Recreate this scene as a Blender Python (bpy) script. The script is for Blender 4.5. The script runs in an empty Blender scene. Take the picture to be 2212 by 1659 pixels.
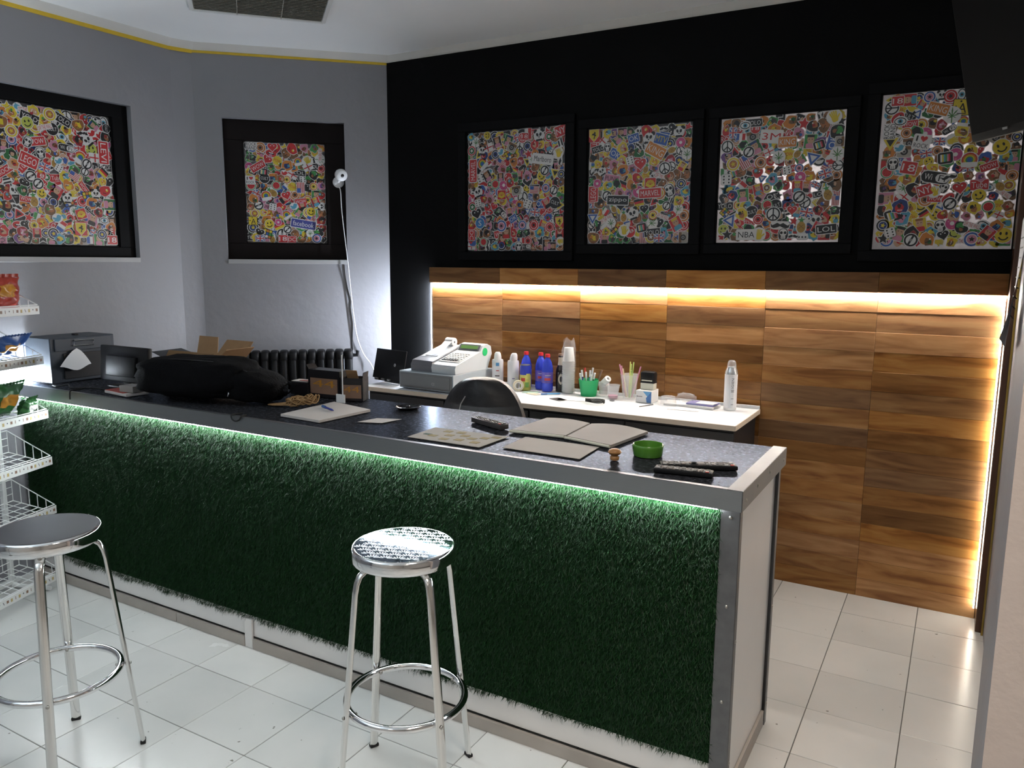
import bpy, bmesh, math, random
import numpy as np
from mathutils import Vector, Matrix, Euler
random.seed(7); rng = np.random.default_rng(7)
scene = bpy.context.scene
C = scene.collection
PI = math.pi

# ------------------------------------------------------------------ camera, world, exposure
cam_d = bpy.data.cameras.new('camera'); cam = bpy.data.objects.new('camera', cam_d); C.objects.link(cam)
cam_d.sensor_fit = 'HORIZONTAL'; cam_d.sensor_width = 36; cam_d.lens = 27.513; cam_d.clip_start = .02
_r = Vector((.8669, .4984, .0065)).normalized(); _f = Vector((-.4915, .857, -.1547)).normalized()
_u = _r.cross(_f); _r = _f.cross(_u)
cam.matrix_world = Matrix(((_r.x, _u.x, -_f.x, 0), (_r.y, _u.y, -_f.y, 0), (_r.z, _u.z, -_f.z, 1.65), (0, 0, 0, 1)))
scene.camera = cam
w = bpy.data.worlds.new('world'); scene.world = w; w.use_nodes = True
w.node_tree.nodes['Background'].inputs[0].default_value = (.02, .022, .03, 1)
w.node_tree.nodes['Background'].inputs[1].default_value = .3
vs = scene.view_settings
vs.view_transform = 'Standard'; vs.look = 'None'; vs.exposure = 0.0; vs.gamma = 1; vs.use_curve_mapping = False
# strengths of the LED strips and of the lamps added out of view
PANEL_W = 9.5   # watts of each ceiling panel added out of view, behind and above the camera
UPLIGHT_W = 48.0 # torchiere added out of view by the left wall, behind the camera
PANELS = [(-.05, .95, (1, .88, .76)), (-2.4, -.7, (.93, .97, 1)), (.95, -.7, (1, .82, .66)), (-.8, -1.9, (1, .93, .85))]
LED_WALL = 175.0; LED_POST = 48.0; LED_SIDE = 900.0; LED_BAR = 150.0; LED_COIL = 1300.0

# ------------------------------------------------------------------ materials
def nm(name):
    m = bpy.data.materials.new(name); m.use_nodes = True
    nt = m.node_tree; return m, nt, nt.nodes['Principled BSDF']
def N(nt, t, **k):
    n = nt.nodes.new(t)
    for a, b in k.items(): setattr(n, a, b)
    return n
def c4(c): return (c[0], c[1], c[2], 1)
def mat(name, col, rough=.5, metal=0, var=.12, scale=12, bump=0, bscale=60, spec=.5, rvar=0, coord='Object', trans=0, ior=1.45, alpha=1, stretch=None, coat=0):
    m, nt, p = nm(name)
    tc = N(nt, 'ShaderNodeTexCoord'); src = tc.outputs[coord]
    if stretch:
        mp = N(nt, 'ShaderNodeMapping'); mp.inputs['Scale'].default_value = stretch
        nt.links.new(src, mp.inputs[0]); src = mp.outputs[0]
    no = N(nt, 'ShaderNodeTexNoise'); no.inputs['Scale'].default_value = scale; no.inputs['Detail'].default_value = 5
    nt.links.new(src, no.inputs['Vector'])
    mx = N(nt, 'ShaderNodeMix', data_type='RGBA')
    mx.inputs['A'].default_value = c4([max(0, x*(1-var)) for x in col]); mx.inputs['B'].default_value = c4([min(1, x*(1+var)) for x in col])
    nt.links.new(no.outputs['Fac'], mx.inputs['Factor']); nt.links.new(mx.outputs['Result'], p.inputs['Base Color'])
    p.inputs['Roughness'].default_value = rough; p.inputs['Metallic'].default_value = metal
    p.inputs['Specular IOR Level'].default_value = spec; p.inputs['Transmission Weight'].default_value = trans
    p.inputs['IOR'].default_value = ior; p.inputs['Alpha'].default_value = alpha; p.inputs['Coat Weight'].default_value = coat
    if rvar:
        mr = N(nt, 'ShaderNodeMapRange'); mr.inputs['To Min'].default_value = max(0, rough-rvar); mr.inputs['To Max'].default_value = rough+rvar
        nt.links.new(no.outputs['Fac'], mr.inputs['Value']); nt.links.new(mr.outputs['Result'], p.inputs['Roughness'])
    if bump:
        n2 = N(nt, 'ShaderNodeTexNoise'); n2.inputs['Scale'].default_value = bscale; n2.inputs['Detail'].default_value = 4
        nt.links.new(src, n2.inputs['Vector'])
        b = N(nt, 'ShaderNodeBump'); b.inputs['Strength'].default_value = bump; b.inputs['Distance'].default_value = .01
        nt.links.new(n2.outputs['Fac'], b.inputs['Height']); nt.links.new(b.outputs['Normal'], p.inputs['Normal'])
    return m
def emit(name, col, s):
    m, nt, p = nm(name)
    p.inputs['Base Color'].default_value = c4(col); p.inputs['Emission Color'].default_value = c4(col); p.inputs['Emission Strength'].default_value = s
    return m
def paint_wall(name, col, bump=.25):
    m = mat(name, col, .55, var=.05, scale=3, bump=bump, bscale=18, rvar=.08); return m
M = {}
M['wall_grey'] = paint_wall('wall_grey', (.225, .224, .242))
M['wall_black'] = mat('wall_black', (.004, .004, .0042), .65, spec=.08, var=.3, scale=4, bump=.15, bscale=25)
M['wall_pink'] = paint_wall('wall_pink', (.62, .52, .47), .5)
M['wall_room'] = paint_wall('wall_room', (.6, .56, .52))
M['ceiling'] = mat('ceiling_white', (.90, .92, .93), .7, var=.04, scale=2, bump=.08, bscale=30)
M['coving'] = mat('coving_white', (.56, .55, .52), .6, var=.1, scale=6)
M['yellow'] = mat('yellow_tape', (.62, .42, .03), .5, var=.25, scale=14)
M['grout'] = mat('grout', (.10, .095, .085), .8, var=.3, scale=20)
M['window_black'] = mat('window_black', (.0042, .0042, .0048), .6, spec=.10, var=.3, scale=8, bump=.05)
M['window_brown'] = mat('window_brown', (.008, .0055, .0055), .55, spec=.15, var=.3, scale=8, bump=.05)
M['sill'] = mat('sill_stone', (.33, .33, .335), .5, var=.1)
M['alu'] = mat('aluminium', (.17, .17, .175), .45, 1, var=.35, scale=25, rvar=.12, bump=.06, bscale=12)
M['alu_trim'] = mat('brushed_trim', (.29, .30, .31), .42, 1, var=.06, scale=30, rvar=.05, stretch=(1, 20, 20))
M['chrome'] = mat('chrome', (.82, .82, .83), .09, 1, var=.05, scale=9, rvar=.05)
M['chrome_leg'] = mat('satin_leg', (.80, .79, .77), .16, 1, var=.06, scale=6, rvar=.06)
M['chrome_pat'] = mat('seat_pattern', (.80, .84, .90), .35, 1, var=.05)
M['seat_blue'] = mat('seat_plate', (.26, .32, .40), .07, 1, var=.08, rvar=.05)
M['seat_grey'] = mat('seat_grey', (.065, .065, .072), .5, .3, var=.12, scale=7, rvar=.08)
M['rubber'] = mat('rubber', (.012, .012, .012), .7)
M['white_panel'] = mat('white_panel', (.84, .82, .80), .4, var=.05, scale=5, rvar=.06)
M['skirt'] = mat('skirting_beige', (.42, .38, .34), .5, var=.2, scale=8)
M['screw'] = mat('screw_steel', (.45, .43, .40), .35, 1, var=.2)
M['desk_white'] = mat('desk_white', (.80, .82, .84), .32, var=.03, scale=4)
M['desk_edge'] = mat('desk_edge', (.55, .47, .38), .5, var=.15, scale=30, stretch=(1, 8, 8))
M['desk_black'] = mat('desk_black', (.012, .012, .014), .45, var=.3)
M['black_plastic'] = mat('black_plastic', (.008, .008, .009), .48, spec=.25, var=.3, bump=.04)
M['black_gloss'] = mat('black_gloss', (.012, .012, .014), .18, var=.2)
M['black_fabric'] = mat('black_fabric', (.004, .004, .0048), .9, spec=.12, var=.4, scale=30, bump=.5, bscale=120)
M['black_leather'] = mat('black_leather', (.012, .012, .014), .42, var=.3, scale=20, bump=.35, bscale=22)
M['grey_metal'] = mat('grey_metal_box', (.045, .055, .07), .42, .2, var=.2, scale=10, bump=.03)
M['cardboard'] = mat('cardboard', (.34, .20, .10), .8, var=.15, scale=25)
M['card_dark'] = mat('card_dark_print', (.06, .06, .065), .6, var=.2)  # plain dark grey for one flap of the cardboard box
M['box_print'] = mat('black_print', (.014, .012, .014), .35, var=.3)
M['paper'] = mat('paper', (.60, .56, .53), .75, var=.05, scale=6)
M['paper_white'] = mat('paper_white', (.82, .82, .82), .7, var=.03)
M['paper_menu'] = mat('paper_menu', (.40, .375, .335), .7, var=.06)
M['folder'] = mat('menu_folder', (.30, .275, .26), .6, var=.06, scale=8)
M['folder_sheet'] = mat('menu_sheet', (.35, .32, .29), .6, var=.05)
M['mustard'] = mat('print_mustard', (.30, .24, .10), .7); M['darkgreen_ink'] = mat('print_green', (.06, .11, .08), .7)
M['green_ceramic'] = mat('green_ceramic', (.085, .25, .03), .22, var=.1, coat=.4)
M['green_plastic'] = mat('green_plastic', (.01, .36, .12), .4, var=.08)
M['wood_piece'] = mat('varnished_wood', (.38, .19, .07), .35, var=.25, scale=40, stretch=(1, 1, 6))
M['raffia'] = mat('raffia', (.36, .21, .09), .7, var=.35, scale=60)
M['remote_grey'] = mat('remote_grey', (.06, .055, .055), .4, var=.15); M['button'] = mat('remote_button', (.07, .068, .068), .45)
M['button_red'] = mat('button_red', (.45, .06, .05), .4); M['button_white'] = mat('button_white', (.30, .30, .30), .45)
M['reg_light'] = mat('register_grey', (.62, .66, .69), .42, var=.04); M['reg_dark'] = mat('register_dark', (.16, .16, .18), .42, var=.08)
M['reg_key'] = mat('register_keys', (.70, .71, .70), .5, var=.05); M['lcd'] = mat('lcd_green', (.19, .38, .11), .2, var=.08)
M['sticker_green'] = mat('sticker_green', (.02, .52, .16), .5)
M['drawer_metal'] = mat('drawer_metal', (.13, .135, .14), .4, .3, var=.12); M['drawer_side'] = mat('drawer_side', (.38, .43, .47), .45, var=.06)
M['white_plastic'] = mat('white_plastic', (.82, .83, .85), .35, var=.04)
M['white_can'] = mat('white_can', (.80, .81, .84), .3, var=.03)
M['red_cap'] = mat('red_cap', (.62, .03, .04), .35)
M['blue_pet'] = mat('blue_bottle', (.07, .12, .85), .12, var=.15, trans=.35, ior=1.35)
M['blue_label'] = mat('blue_label', (.12, .09, .42), .35, var=.35, scale=40)
M['beer_glass'] = mat('beer_glass', (.014, .010, .008), .12, var=.2); M['beer_label'] = mat('beer_label', (.58, .52, .42), .5, var=.15, scale=40)
M['tea_blue'] = mat('tea_blue', (.03, .05, .40), .35); M['tea_yellow'] = mat('tea_yellow', (.58, .55, .14), .4, var=.5, scale=45); M['tea_red'] = mat('tea_red', (.5, .05, .04), .4); M['tea_leaf'] = mat('tea_leaf', (.16, .34, .08), .4)
M['clear'] = mat('clear_plastic', (.86, .88, .9), .18, var=.03, alpha=.24); M['bag_film'] = mat('bag_film', (.85, .86, .88), .2, var=.05, alpha=.16)
M['cup_white'] = mat('cup_white', (.80, .80, .79), .45, var=.04)
M['pink'] = mat('straw_pink', (.72, .30, .45), .4); M['straw_yellow'] = mat('straw_yellow', (.72, .68, .22), .4); M['straw_green'] = mat('straw_green', (.45, .62, .20), .4); M['straw_cream'] = mat('straw_cream', (.80, .70, .42), .4)
M['blue_print'] = mat('blue_print', (.10, .30, .55), .4); M['blue_dark'] = mat('blue_dark', (.05, .14, .36), .4); M['ink'] = mat('ink_black', (.02, .02, .022), .5)
M['cream'] = mat('cream_plastic', (.72, .70, .58), .4); M['silver_can'] = mat('silver_can', (.78, .79, .80), .25, .75, var=.05)
M['blue_pen'] = mat('blue_pen', (.05, .07, .30), .35); M['violet_card'] = mat('violet_card', (.22, .22, .45), .5, var=.3, scale=30); M['mint'] = mat('mint_card', (.45, .62, .52), .6, var=.1); M['tape_cream'] = mat('tape_cream', (.66, .6, .45), .4)
M['wire_white'] = mat('wire_white', (.74, .75, .74), .4, var=.05); M['rack_strip'] = mat('rack_strip', (.74, .74, .72), .45, var=.03); M['strip_brown'] = mat('strip_brown', (.26, .15, .10), .5, var=.4); M['strip_grey'] = mat('strip_grey', (.12, .12, .13), .5); M['strip_gold'] = mat('strip_gold', (.5, .38, .16), .5)
M['crisp_red'] = mat('crisp_red', (.34, .045, .03), .3, var=.3, scale=25); M['crisp_blue'] = mat('crisp_blue', (.03, .08, .26), .3, var=.4, scale=30); M['crisp_green'] = mat('crisp_green', (.03, .12, .035), .3, var=.6, scale=30); M['crisp_orange'] = mat('crisp_orange', (.5, .22, .03), .3, var=.4); M['crisp_white'] = mat('crisp_white', (.7, .68, .66), .4)
M['door_brown'] = mat('door_brown', (.075, .028, .012), .3, var=.25, scale=10, stretch=(8, 8, 1), coat=.3)
M['brass'] = mat('brass_strip', (.34, .24, .07), .35, 1, var=.3)
M['paper_note'] = mat('note_sheet', (.55, .53, .54), .75, var=.06)
M['vent'] = mat('vent_metal', (.34, .33, .29), .5, var=.15); M['vent_dark'] = mat('vent_dark', (.24, .22, .18), .7)
M['radiator'] = mat('radiator_black', (.008, .008, .009), .5, spec=.2, var=.3)
M['tape_pcb'] = mat('led_tape_white', (.7, .7, .7), .5)
M['tv_black'] = mat('tv_black', (.004, .0036, .0036), .7, spec=.06, var=.1)
M['turf_back'] = mat('turf_back', (.006, .022, .008), .8, spec=.1)
M['led_wall'] = emit('led_wall', (1, .97, .90), LED_WALL); M['led_post'] = emit('led_post', (1, .95, .82), LED_POST)
M['led_side'] = emit('led_side', (.80, .88, 1), LED_SIDE); M['led_bar'] = emit('led_bar', (.90, .98, 1), LED_BAR); M['led_coil'] = emit('led_coil', (.82, .92, 1), LED_COIL)
M['added_lamp_panel'] = emit('added_lamp_panel', (1, .97, .93), 1.5)  # glowing face of the added ceiling panels

def wood_mat():
    m, nt, p = nm('wood_plank')
    tc = N(nt, 'ShaderNodeTexCoord'); oi = N(nt, 'ShaderNodeObjectInfo')
    off = N(nt, 'ShaderNodeVectorMath', operation='SCALE'); off.inputs['Scale'].default_value = 1
    cb = N(nt, 'ShaderNodeCombineXYZ'); mu = N(nt, 'ShaderNodeMath', operation='MULTIPLY'); mu.inputs[1].default_value = 37.
    nt.links.new(oi.outputs['Random'], mu.inputs[0])
    for i in range(3): nt.links.new(mu.outputs[0], cb.inputs[i])
    ad = N(nt, 'ShaderNodeVectorMath', operation='ADD'); nt.links.new(tc.outputs['Object'], ad.inputs[0]); nt.links.new(cb.outputs[0], ad.inputs[1])
    mp = N(nt, 'ShaderNodeMapping'); mp.inputs['Scale'].default_value = (1.2, 5, 9.5); nt.links.new(ad.outputs[0], mp.inputs[0])
    n1 = N(nt, 'ShaderNodeTexNoise'); n1.inputs['Scale'].default_value = 2.2; n1.inputs['Detail'].default_value = 7; n1.inputs['Distortion'].default_value = 1.2
    nt.links.new(mp.outputs[0], n1.inputs['Vector'])
    n2 = N(nt, 'ShaderNodeTexNoise'); n2.inputs['Scale'].default_value = 16; n2.inputs['Detail'].default_value = 3; nt.links.new(mp.outputs[0], n2.inputs['Vector'])
    cr = N(nt, 'ShaderNodeValToRGB'); e = cr.color_ramp.elements
    e[0].position = .3; e[0].color = (.235, .098, .034, 1); e[1].position = .72; e[1].color = (.50, .265, .105, 1)
    k = e.new(.5); k.color = (.39, .185, .066, 1)
    nt.links.new(n1.outputs['Fac'], cr.inputs[0])
    hv = N(nt, 'ShaderNodeHueSaturation')
    mr = N(nt, 'ShaderNodeMapRange'); mr.inputs['To Min'].default_value = .42; mr.inputs['To Max'].default_value = 1.12
    wn = N(nt, 'ShaderNodeTexWhiteNoise', noise_dimensions='1D'); nt.links.new(mu.outputs[0], wn.inputs['W'])
    nt.links.new(wn.outputs['Value'], mr.inputs['Value']); nt.links.new(mr.outputs['Result'], hv.inputs['Value']); nt.links.new(cr.outputs['Color'], hv.inputs['Color'])
    ms = N(nt, 'ShaderNodeMapRange'); ms.inputs['To Min'].default_value = .92; ms.inputs['To Max'].default_value = 1.10
    nt.links.new(oi.outputs['Random'], ms.inputs['Value']); nt.links.new(ms.outputs['Result'], hv.inputs['Saturation'])
    mx = N(nt, 'ShaderNodeMix', data_type='RGBA', blend_type='MULTIPLY'); mx.inputs['Factor'].default_value = .16
    nt.links.new(hv.outputs['Color'], mx.inputs['A']); nt.links.new(n2.outputs['Fac'], mx.inputs['B']); nt.links.new(mx.outputs['Result'], p.inputs['Base Color'])
    b = N(nt, 'ShaderNodeBump'); b.inputs['Strength'].default_value = .12; b.inputs['Distance'].default_value = .004; nt.links.new(n1.outputs['Fac'], b.inputs['Height']); nt.links.new(b.outputs[0], p.inputs['Normal'])
    p.inputs['Roughness'].default_value = .45; p.inputs['Specular IOR Level'].default_value = .16
    return m
M['wood'] = wood_mat()
def tile_mat():
    m, nt, p = nm('floor_tile')
    tc = N(nt, 'ShaderNodeTexCoord'); oi = N(nt, 'ShaderNodeObjectInfo'); ge = N(nt, 'ShaderNodeNewGeometry')
    n1 = N(nt, 'ShaderNodeTexNoise'); n1.inputs['Scale'].default_value = 1.6; n1.inputs['Detail'].default_value = 6; nt.links.new(ge.outputs['Position'], n1.inputs['Vector'])
    n2 = N(nt, 'ShaderNodeTexNoise'); n2.inputs['Scale'].default_value = 34; n2.inputs['Detail'].default_value = 2; nt.links.new(ge.outputs['Position'], n2.inputs['Vector'])
    mr = N(nt, 'ShaderNodeMapRange'); mr.inputs['From Min'].default_value = .735; mr.inputs['From Max'].default_value = .775; nt.links.new(n2.outputs['Fac'], mr.inputs['Value'])
    cr = N(nt, 'ShaderNodeValToRGB'); e = cr.color_ramp.elements; e[0].position = .3; e[0].color = (.52, .53, .515, 1); e[1].position = .65; e[1].color = (.62, .615, .595, 1); nt.links.new(n1.outputs['Fac'], cr.inputs[0])
    hv = N(nt, 'ShaderNodeHueSaturation'); m2 = N(nt, 'ShaderNodeMapRange'); m2.inputs['To Min'].default_value = .94; m2.inputs['To Max'].default_value = 1.05; nt.links.new(oi.outputs['Random'], m2.inputs['Value']); nt.links.new(m2.outputs['Result'], hv.inputs['Value']); nt.links.new(cr.outputs[0], hv.inputs['Color'])
    mx = N(nt, 'ShaderNodeMix', data_type='RGBA'); mx.inputs['B'].default_value = (.2, .19, .17, 1); nt.links.new(mr.outputs['Result'], mx.inputs['Factor']); nt.links.new(hv.outputs[0], mx.inputs['A']); nt.links.new(mx.outputs['Result'], p.inputs['Base Color'])
    r2 = N(nt, 'ShaderNodeMapRange'); r2.inputs['To Min'].default_value = .12; r2.inputs['To Max'].default_value = .34; nt.links.new(n1.outputs['Fac'], r2.inputs['Value']); nt.links.new(r2.outputs['Result'], p.inputs['Roughness'])
    return m
M['tile'] = tile_mat()
def top_mat():
    m, nt, p = nm('counter_laminate')
    tc = N(nt, 'ShaderNodeTexCoord'); mp = N(nt, 'ShaderNodeMapping'); mp.inputs['Scale'].default_value = (1, 1.5, 1); nt.links.new(tc.outputs['Object'], mp.inputs[0])
    n1 = N(nt, 'ShaderNodeTexNoise'); n1.inputs['Scale'].default_value = 55; n1.inputs['Detail'].default_value = 9; n1.inputs['Roughness'].default_value = .75; nt.links.new(mp.outputs[0], n1.inputs['Vector'])
    cr = N(nt, 'ShaderNodeValToRGB'); e = cr.color_ramp.elements; e[0].position = .38; e[0].color = (.008, .008, .010, 1); e[1].position = .68; e[1].color = (.060, .062, .070, 1); nt.links.new(n1.outputs['Fac'], cr.inputs[0])
    di = N(nt, 'ShaderNodeBsdfDiffuse'); nt.links.new(cr.outputs[0], di.inputs[0])
    gl = N(nt, 'ShaderNodeBsdfGlossy'); gl.inputs[0].default_value = (.66, .76, .95, 1)
    mr = N(nt, 'ShaderNodeMapRange'); mr.inputs['From Min'].default_value = .35; mr.inputs['From Max'].default_value = .65; mr.inputs['To Min'].default_value = .20; mr.inputs['To Max'].default_value = .30; nt.links.new(n1.outputs['Fac'], mr.inputs['Value']); nt.links.new(mr.outputs['Result'], gl.inputs['Roughness'])
    fr = N(nt, 'ShaderNodeMapRange'); fr.inputs['From Min'].default_value = .35; fr.inputs['From Max'].default_value = .65; fr.inputs['To Min'].default_value = .03; fr.inputs['To Max'].default_value = .13; nt.links.new(n1.outputs['Fac'], fr.inputs['Value'])
    mx = N(nt, 'ShaderNodeMixShader'); nt.links.new(fr.outputs['Result'], mx.inputs[0]); nt.links.new(di.outputs[0], mx.inputs[1]); nt.links.new(gl.outputs[0], mx.inputs[2]); nt.links.new(mx.outputs[0], nt.nodes['Material Output'].inputs[0])
    nt.nodes.remove(p)
    return m
M['counter_top'] = top_mat()
def attr_mat(name, attr, rough):
    m, nt, p = nm(name)
    a = N(nt, 'ShaderNodeAttribute', attribute_name=attr); no = N(nt, 'ShaderNodeTexNoise'); no.inputs['Scale'].default_value = 60
    tc = N(nt, 'ShaderNodeTexCoord'); nt.links.new(tc.outputs['Object'], no.inputs['Vector'])
    mr = N(nt, 'ShaderNodeMapRange'); mr.inputs['To Min'].default_value = .66; mr.inputs['To Max'].default_value = .86; nt.links.new(no.outputs['Fac'], mr.inputs['Value'])
    mx = N(nt, 'ShaderNodeVectorMath', operation='SCALE'); nt.links.new(a.outputs['Color'], mx.inputs[0]); nt.links.new(mr.outputs['Result'], mx.inputs['Scale']); nt.links.new(mx.outputs[0], p.inputs['Base Color'])
    p.inputs['Roughness'].default_value = rough
    return m
M['sticker'] = attr_mat('sticker_print', 'Col', .4)
M['grass'] = attr_mat('turf_blade', 'Col', .42); M['grass'].node_tree.nodes['Principled BSDF'].inputs['Specular IOR Level'].default_value = .22
def pane_mat():
    m, nt, p = nm('frosted_pane')
    tr = N(nt, 'ShaderNodeBsdfTranslucent'); tr.inputs[0].default_value = (.8, .78, .78, 1)
    p.inputs['Base Color'].default_value = (.25, .24, .25, 1); p.inputs['Roughness'].default_value = .25
    no = N(nt, 'ShaderNodeTexNoise'); no.inputs['Scale'].default_value = 30
    mx = N(nt, 'ShaderNodeMixShader'); mr = N(nt, 'ShaderNodeMapRange'); mr.inputs['To Min'].default_value = .5; mr.inputs['To Max'].default_value = .8
    nt.links.new(no.outputs['Fac'], mr.inputs['Value']); nt.links.new(mr.outputs['Result'], mx.inputs[0]); nt.links.new(p.outputs[0], mx.inputs[1]); nt.links.new(tr.outputs[0], mx.inputs[2])
    nt.links.new(mx.outputs[0], nt.nodes['Material Output'].inputs[0])
    return m
M['pane'] = pane_mat()

# ------------------------------------------------------------------ mesh helpers
_bevcache = {}
def bev_box(sx, sy, sz, b, seg=2):
    key = (round(sx, 5), round(sy, 5), round(sz, 5), round(b, 5), seg)
    if key not in _bevcache:
        bm = bmesh.new(); bmesh.ops.create_cube(bm, size=1)
        for v in bm.verts: v.co = (v.co.x*sx, v.co.y*sy, v.co.z*sz)
        if b > 0: bmesh.ops.bevel(bm, geom=bm.edges[:], offset=b, segments=seg, profile=.5, affect='EDGES')
        bm.verts.index_update()
        _bevcache[key] = ([tuple(v.co) for v in bm.verts], [[v.index for v in f.verts] for f in bm.faces]); bm.free()
    return _bevcache[key]
def rotm(rx=0, ry=0, rz=0): return Euler((rx, ry, rz)).to_matrix().to_4x4()
class MB:
    def __init__(s): s.v = []; s.f = []; s.m = []
    def add(s, vs, fs, mi=0, T=None):
        o = len(s.v)
        if T is not None: vs = [tuple(T @ Vector(v)) for v in vs]
        s.v += list(vs); s.f += [[i+o for i in f] for f in fs]; s.m += [mi]*len(fs); return s
    def box(s, c, d, mi=0, b=0, R=None, seg=2):
        vs, fs = bev_box(d[0], d[1], d[2], b, seg); T = Matrix.Translation(c)
        if R is not None: T = T @ R
        return s.add(vs, fs, mi, T)
    def lathe(s, prof, n=24, mi=0, T=None, cap=True):
        vs = []; fs = []
        for r, z in prof:
            for k in range(n):
                a = 2*PI*k/n; vs.append((r*math.cos(a), r*math.sin(a), z))
        for i in range(len(prof)-1):
            for k in range(n):
                a = i*n+k; b = i*n+(k+1) % n; fs.append([a, b, b+n, a+n])
        if cap:
            if prof[0][0] > 1e-6: fs.append(list(range(n))[::-1])
            if prof[-1][0] > 1e-6: fs.append([(len(prof)-1)*n+k for k in range(n)])
        return s.add(vs, fs, mi, T)
    def tube(s, pts, r, n=8, mi=0, closed=False, flat=1.0, up=None, T=None, cap=True):
        P = [Vector(p) for p in pts]; L = len(P); vs = []; fs = []
        rr = r if isinstance(r, (list, tuple)) else [r]*L
        prev = None
        for i in range(L):
            if closed: t = (P[(i+1) % L]-P[i-1])
            else: t = P[min(i+1, L-1)]-P[max(i-1, 0)]
            t.normalize()
            if up is not None: nrm = Vector(up)-t*Vector(up).dot(t)
            elif prev is None:
                a = Vector((0, 0, 1)) if abs(t.z) < .9 else Vector((1, 0, 0)); nrm = a-t*a.dot(t)
            else: nrm = prev-t*prev.dot(t)
            nrm.normalize(); prev = nrm; bn = t.cross(nrm)
            for k in range(n):
                a = 2*PI*k/n; vs.append(tuple(P[i]+nrm*(rr[i]*flat*math.cos(a))+bn*(rr[i]*math.sin(a))))
        for i in range(L if closed else L-1):
            for k in range(n):
                a = i*n+k; b = i*n+(k+1) % n; j = ((i+1) % L)*n
                fs.append([a, b, j+(k+1) % n, j+k])
        if not closed and cap: fs.append(list(range(n))[::-1]); fs.append([(L-1)*n+k for k in range(n)])
        return s.add(vs, fs, mi, T)
    def prism(s, poly, z0, z1, mi=0, T=None):
        n = len(poly); vs = [(x, y, z0) for x, y in poly]+[(x, y, z1) for x, y in poly]
        fs = [list(range(n))[::-1], list(range(n, 2*n))]+[[i, (i+1) % n, n+(i+1) % n, n+i] for i in range(n)]
        return s.add(vs, fs, mi, T)
    def sheet(s, fn, nu, nv, mi=0, thick=0, T=None):
        vs = [tuple(fn(u/nu, v/nv)) for v in range(nv+1) for u in range(nu+1)]; w_ = nu+1
        fs = [[v*w_+u, v*w_+u+1, (v+1)*w_+u+1, (v+1)*w_+u] for v in range(nv) for u in range(nu)]
        return s.add(vs, fs, mi, T)
    def blob(s, rx, ry, rz, e1=.6, e2=.6, nu=28, nv=16, noise=0, mi=0, T=None, seed=1, freq=3.):
        from mathutils import noise as mn
        sg = lambda x, e: math.copysign(abs(x)**e, x)
        vs = []; fs = []
        for j in range(nv+1):
            p = -PI/2+PI*j/nv
            for i in range(nu):
                t = 2*PI*i/nu
                v = Vector((rx*sg(math.cos(p), e1)*sg(math.cos(t), e2), ry*sg(math.cos(p), e1)*sg(math.sin(t), e2), rz*sg(math.sin(p), e1)))
                if noise:
                    d = mn.noise(Vector((v.x/rx*freq+seed*7.3, v.y/ry*freq, v.z/rz*freq)))+.5*mn.noise(Vector((v.x/rx*freq*2.3, v.y/ry*freq*2.3+seed, v.z/rz*freq*2)))
                    v *= 1+noise*d
                vs.append(tuple(v))
        for j in range(nv):
            for i in range(nu): fs.append([j*nu+i, j*nu+(i+1) % nu, (j+1)*nu+(i+1) % nu, (j+1)*nu+i])
        return s.add(vs, fs, mi, T)
    def mesh(s, name, mats, smooth=40, recalc=True):
        me = bpy.data.meshes.new(name); me.from_pydata(s.v, [], s.f)
        for k in (mats if isinstance(mats, (list, tuple)) else [mats]): me.materials.append(M[k])
        me.polygons.foreach_set('material_index', s.m)
        if recalc:
            bm = bmesh.new(); bm.from_mesh(me); bmesh.ops.recalc_face_normals(bm, faces=bm.faces[:]); bm.to_mesh(me); bm.free()
        if smooth: me.shade_smooth(); me.set_sharp_from_angle(angle=math.radians(smooth))
        me.update(); return me
    def obj(s, name, mats, parent=None, loc=(0, 0, 0), rz=0, smooth=40, recalc=True):
        o = bpy.data.objects.new(name, s.mesh(name, mats, smooth, recalc)); C.objects.link(o)
        o.location = loc; o.rotation_euler = (0, 0, rz)
        if parent: o.parent = parent
        return o
def tag(o, label, cat, group=None, kind=None):
    if label: o['label'] = label
    if cat: o['category'] = cat
    if group: o['group'] = group
    if kind: o['kind'] = kind
    return o
def thing(name, label, cat, loc=(0, 0, 0), rz=0, group=None):
    o = bpy.data.objects.new(name, None); C.objects.link(o); o.empty_display_size = .1
    o.location = loc; o.rotation_euler = (0, 0, rz); return tag(o, label, cat, group)
def struct(o): o['kind'] = 'structure'; return o
def sempty(name, loc, rz=0):
    o = bpy.data.objects.new(name, None); C.objects.link(o); o.location = loc; o.rotation_euler = (0, 0, rz); return struct(o)
_txt = {}
def text_geo(s, bold=False):
    if s not in _txt:
        cu = bpy.data.curves.new('t', 'FONT'); cu.body = s; cu.size = 1; cu.align_x = 'CENTER'; cu.align_y = 'CENTER'; cu.resolution_u = 2
        if bold: cu.offset = .02
        o = bpy.data.objects.new('t', cu); C.objects.link(o)
        dg = bpy.context.evaluated_depsgraph_get(); me = o.evaluated_get(dg).to_mesh()
        vs = [(v.co.x, v.co.y) for v in me.vertices]; fs = [list(p.vertices) for p in me.polygons]
        o.evaluated_get(dg).to_mesh_clear(); bpy.data.objects.remove(o); bpy.data.curves.remove(cu)
        xs = [v[0] for v in vs]; ys = [v[1] for v in vs]; cx = (min(xs)+max(xs))/2; cy = (min(ys)+max(ys))/2; W_ = max(xs)-min(xs); H_ = max(ys)-min(ys)
        _txt[s] = ([((x-cx)/W_, (y-cy)/H_) for x, y in vs], fs, W_/H_)
    return _txt[s]
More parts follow.
